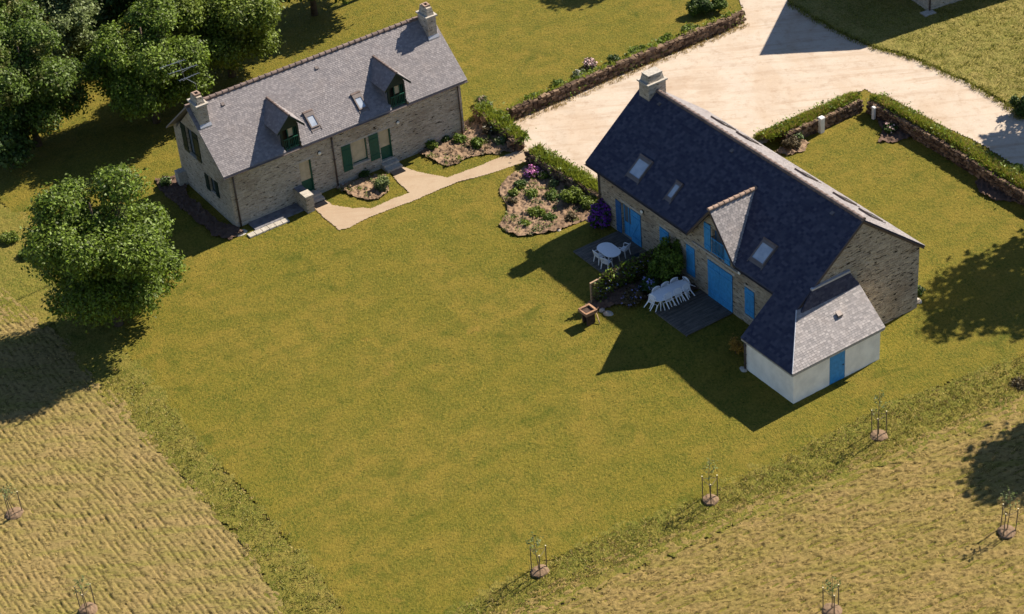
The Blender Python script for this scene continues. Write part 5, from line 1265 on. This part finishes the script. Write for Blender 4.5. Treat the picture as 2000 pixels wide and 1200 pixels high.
# cut stones and a log beside it
def rock(px, rx, ry, rz_, label, mat='granite', seed=1, name='stone', hollow=False, dz=0.0):
    R = np.random.default_rng(seed); g = G(*px); m = MB(); n, k = 10, 5; vs_ = []
    for i in range(k):
        f_ = i / (k - 1); r_ = math.cos((f_ * .82) * math.pi / 2) ** .6
        for j in range(n):
            an = 2 * math.pi * j / n; q = 1 + R.normal() * .09; vs_.append((rx * r_ * q * math.cos(an), ry * r_ * q * math.sin(an), rz_ * f_ * (1 + R.normal() * .04)))
    fs = [(i * n + j, i * n + (j + 1) % n, (i + 1) * n + (j + 1) % n, (i + 1) * n + j) for i in range(k - 1) for j in range(n)] + [tuple(range((k - 1) * n, k * n))]
    m.add(vs_, fs); o = m.build(name, mat); o.location = (g[0], g[1], g[2] - .02 + dz); o.rotation_euler = (0, 0, R.random() * 6); return tag(o, label, 'stone', 'loose stones')
rock((1188, 613), .30, .22, .16, 'pale rough stone on the lawn edge right of the barbecue', seed=1); rock((1176, 606), .2, .16, .12, 'smaller stone between the barbecue and the trellis', seed=2)
rock((1792, 590), .26, .2, .25, 'pale stone at the far corner of the big stone gable', seed=3); rock((1784, 596), .2, .16, .14, 'small stone beside the pale one at the gable corner', seed=4)
rock((1452, 722), .28, .2, .12, 'flat stone at the left corner of the white lean-to', seed=5)
rock((470, 455), .45, .32, .1, 'flat tan stone at the corner of the grey stone house', seed=6); rock((667, 364), .32, .16, .14, 'long white stone at the wall end of the little bed', seed=7)
rock((331, 355), .25, .18, .2, 'tan stone at the foot of the gable beside the small dark bush', seed=8)
rock((1092, 450), .2, .15, .1, 'pale stone at the bottom rim of the big bed', seed=9)
m = MB(); g = G(1164, 622); m.tube([(0, 0, .5), (.1, -.3, .2), (.16, -.55, .03)], .03, 6); o = m.build('pruned_branch', 'wood', None, True); o.location = (g[0], g[1], g[2]); tag(o, 'bare stick leaning against the barbecue', 'stick')
m = MB(); p = AO + AS * 0.5 + AB * (AW + 0.05); m.box((-0.55, 0.004, 0.0), (0.0, 0.55, 1.0)); o = m.build('stone_buttress', 'granite'); q = Aw(-0.002, AW - 0.6); o.location = (q[0], q[1], 0); o.rotation_euler = (0, 0, AA); tag(o, 'small pale stone block sticking out behind the gable with the aerial', 'buttress')

# white posts in the garden wall
def white_post(px, h, w_, d_, rz, label):
    g = at_z(*px); m = MB(); m.box((-w_, -d_, -.05), (w_, d_, h)); m.hexa([(-w_ - .03, -d_ - .03, h + .002), (w_ + .03, -d_ - .03, h + .002), (w_ + .03, d_ + .03, h + .002), (-w_ - .03, d_ + .03, h + .002)], [(-w_, -d_, h + .06), (w_, -d_, h + .06), (w_, d_, h + .06), (-w_, d_, h + .06)])
    o = m.build('white_post', 'white'); o.location = (g[0], g[1], 0); o.rotation_euler = (0, 0, rz); return tag(o, label, 'post', 'white posts')
an = dirang((1540, 284), (1640, 239))
white_post((1604, 258), 1.02, .16, .14, an, 'thick white post set into the middle of the garden wall')
white_post((1706, 232), .80, .10, .08, dirang((1694, 222), (1800, 281)), 'slim white post at the wall corner in the shade')

# ------------------------------------------------------------------ saplings in three-stake guards
def sapling(px, h, label, seed, gh=1.45, dz=0.0):
    rng = np.random.default_rng(seed); g = at_z(*px); root = thing('sapling', label, 'sapling', (g[0], g[1], 0.05), 0, 'young staked trees')
    m = MB(); t1 = (rng.normal() * .05, rng.normal() * .05, h * .55); t2 = (rng.normal() * .08, rng.normal() * .08, h); m.tube([(0, 0, 0), t1, t2], [.026, .02, .008], 6)
    ends = []
    for i in range(7):
        f_ = .52 + .4 * i / 7; b0 = np.array([t2[0] * f_, t2[1] * f_, h * f_]); a = i * 2.4 + seed; l = .55 * (1.25 - f_)
        e = b0 + np.array([math.cos(a) * l, math.sin(a) * l, l * 1.1]); m.tube([b0, (b0 + e) / 2 + np.array([0, 0, -.02]), e], [.010, .008, .004], 4); ends += [b0 * .4 + e * .6, e]
    m.build('stem', 'stake', root, True)
    C = np.repeat(np.array(ends), 7, 0) + rng.normal(size=(len(ends) * 7, 3)) * .07; V, F = leaf_quads(C, .075, rng, .2, 1.5); np_mesh('leaves', V, F, 'leaf3', root)
    gd = thing('tree_guard', 'three stakes around the ' + label.replace('thin ', ''), 'tree guard', (g[0], g[1], 0.03), 0.35 + rng.normal() * .1, 'three-stake tree guards')
    root.rotation_euler = (rng.normal() * .04, rng.normal() * .04, rng.random() * 6); gh *= 0.9 + 0.2 * rng.random(); gd.rotation_euler = (rng.normal() * .02, rng.normal() * .02, 0.35 + rng.normal() * .25)
    P = [np.array([.42 * math.cos(a), .42 * math.sin(a)]) for a in (0.15, 2.25, 4.3)]
    for p in P:
        s_ = MB(); s_.tube([(p[0], p[1], -.05), (p[0] * 1.02, p[1] * 1.02, gh)], [.028, .025], 7); s_.tube([(p[0] * 1.02, p[1] * 1.02, gh + .001), (p[0] * 1.02, p[1] * 1.02, gh + .012)], .031, 7); o = s_.build('stake', 'stake', gd)
        c_ = MB(); c_.tube([(p[0] * 1.02, p[1] * 1.02, gh + .013), (p[0] * 1.02, p[1] * 1.02, gh + .03)], .034, 7); c_.build('sawn_top', 'bladed_end', o)
    w_ = MB()
    for i in range(3):
        a, c = P[i] * 1.02, P[(i + 1) % 3] * 1.02; w_.tube([(a[0], a[1], gh - .12), ((a[0] + c[0]) / 2, (a[1] + c[1]) / 2, gh - .15), (c[0], c[1], gh - .12)], .014, 5)
    w_.build('tie_wire', 'stake', gd)
    m = MB(); n, vs_ = 16, []
    for i, (r_, z_) in enumerate(((.47, 0.0), (.42, .08), (.31, .13), (.18, .16), (.0, .16))):
        for j in range(n):
            a = 2 * math.pi * j / n; q = 1 + (rng.normal() * .06 if i < 4 else 0); vs_.append((r_ * q * math.cos(a), r_ * q * math.sin(a), z_ + rng.normal() * .012))
    m.add(vs_, [(i * n + j, i * n + (j + 1) % n, (i + 1) * n + (j + 1) % n, (i + 1) * n + j) for i in range(4) for j in range(n)])
    o = m.build('soil_mound', 'mound'); o.location = (g[0], g[1], 0.03); o.scale = (0.85 + .3 * rng.random(), 0.85 + .3 * rng.random(), 0.7 + .5 * rng.random()); o.rotation_euler = (0, 0, rng.random() * 6); tag(o, kind='structure')
MT['bladed_end'] = mat_plain('sawn_wood_end', (0.62, 0.54, 0.36), 0.8, 0.1)
MT['mound'] = mat_gravel('bare_earth', (0.22, 0.145, 0.09), (0.18, 0.115, 0.07), (0.08, 0.05, 0.03))
sapling((1716, 852), 2.7, 'thin sapling on the rough strip below the white lean-to', 1); sapling((1388, 978), 2.6, 'thin sapling on the rough strip in the middle of the lawn edge', 2)
sapling((1054, 1118), 2.6, 'thin sapling on the rough strip nearest the bottom of the lawn', 3); sapling((1966, 1040), 2.5, 'thin sapling in the shaded corner of the right hand field', 4)
sapling((1625, 1193), 2.2, 'thin sapling at the bottom edge of the right hand field', 5); sapling((28, 1004), 1.9, 'thin sapling by the left edge of the striped field', 6); sapling((172, 1192), 2.0, 'thin sapling at the bottom edge of the striped field', 7)
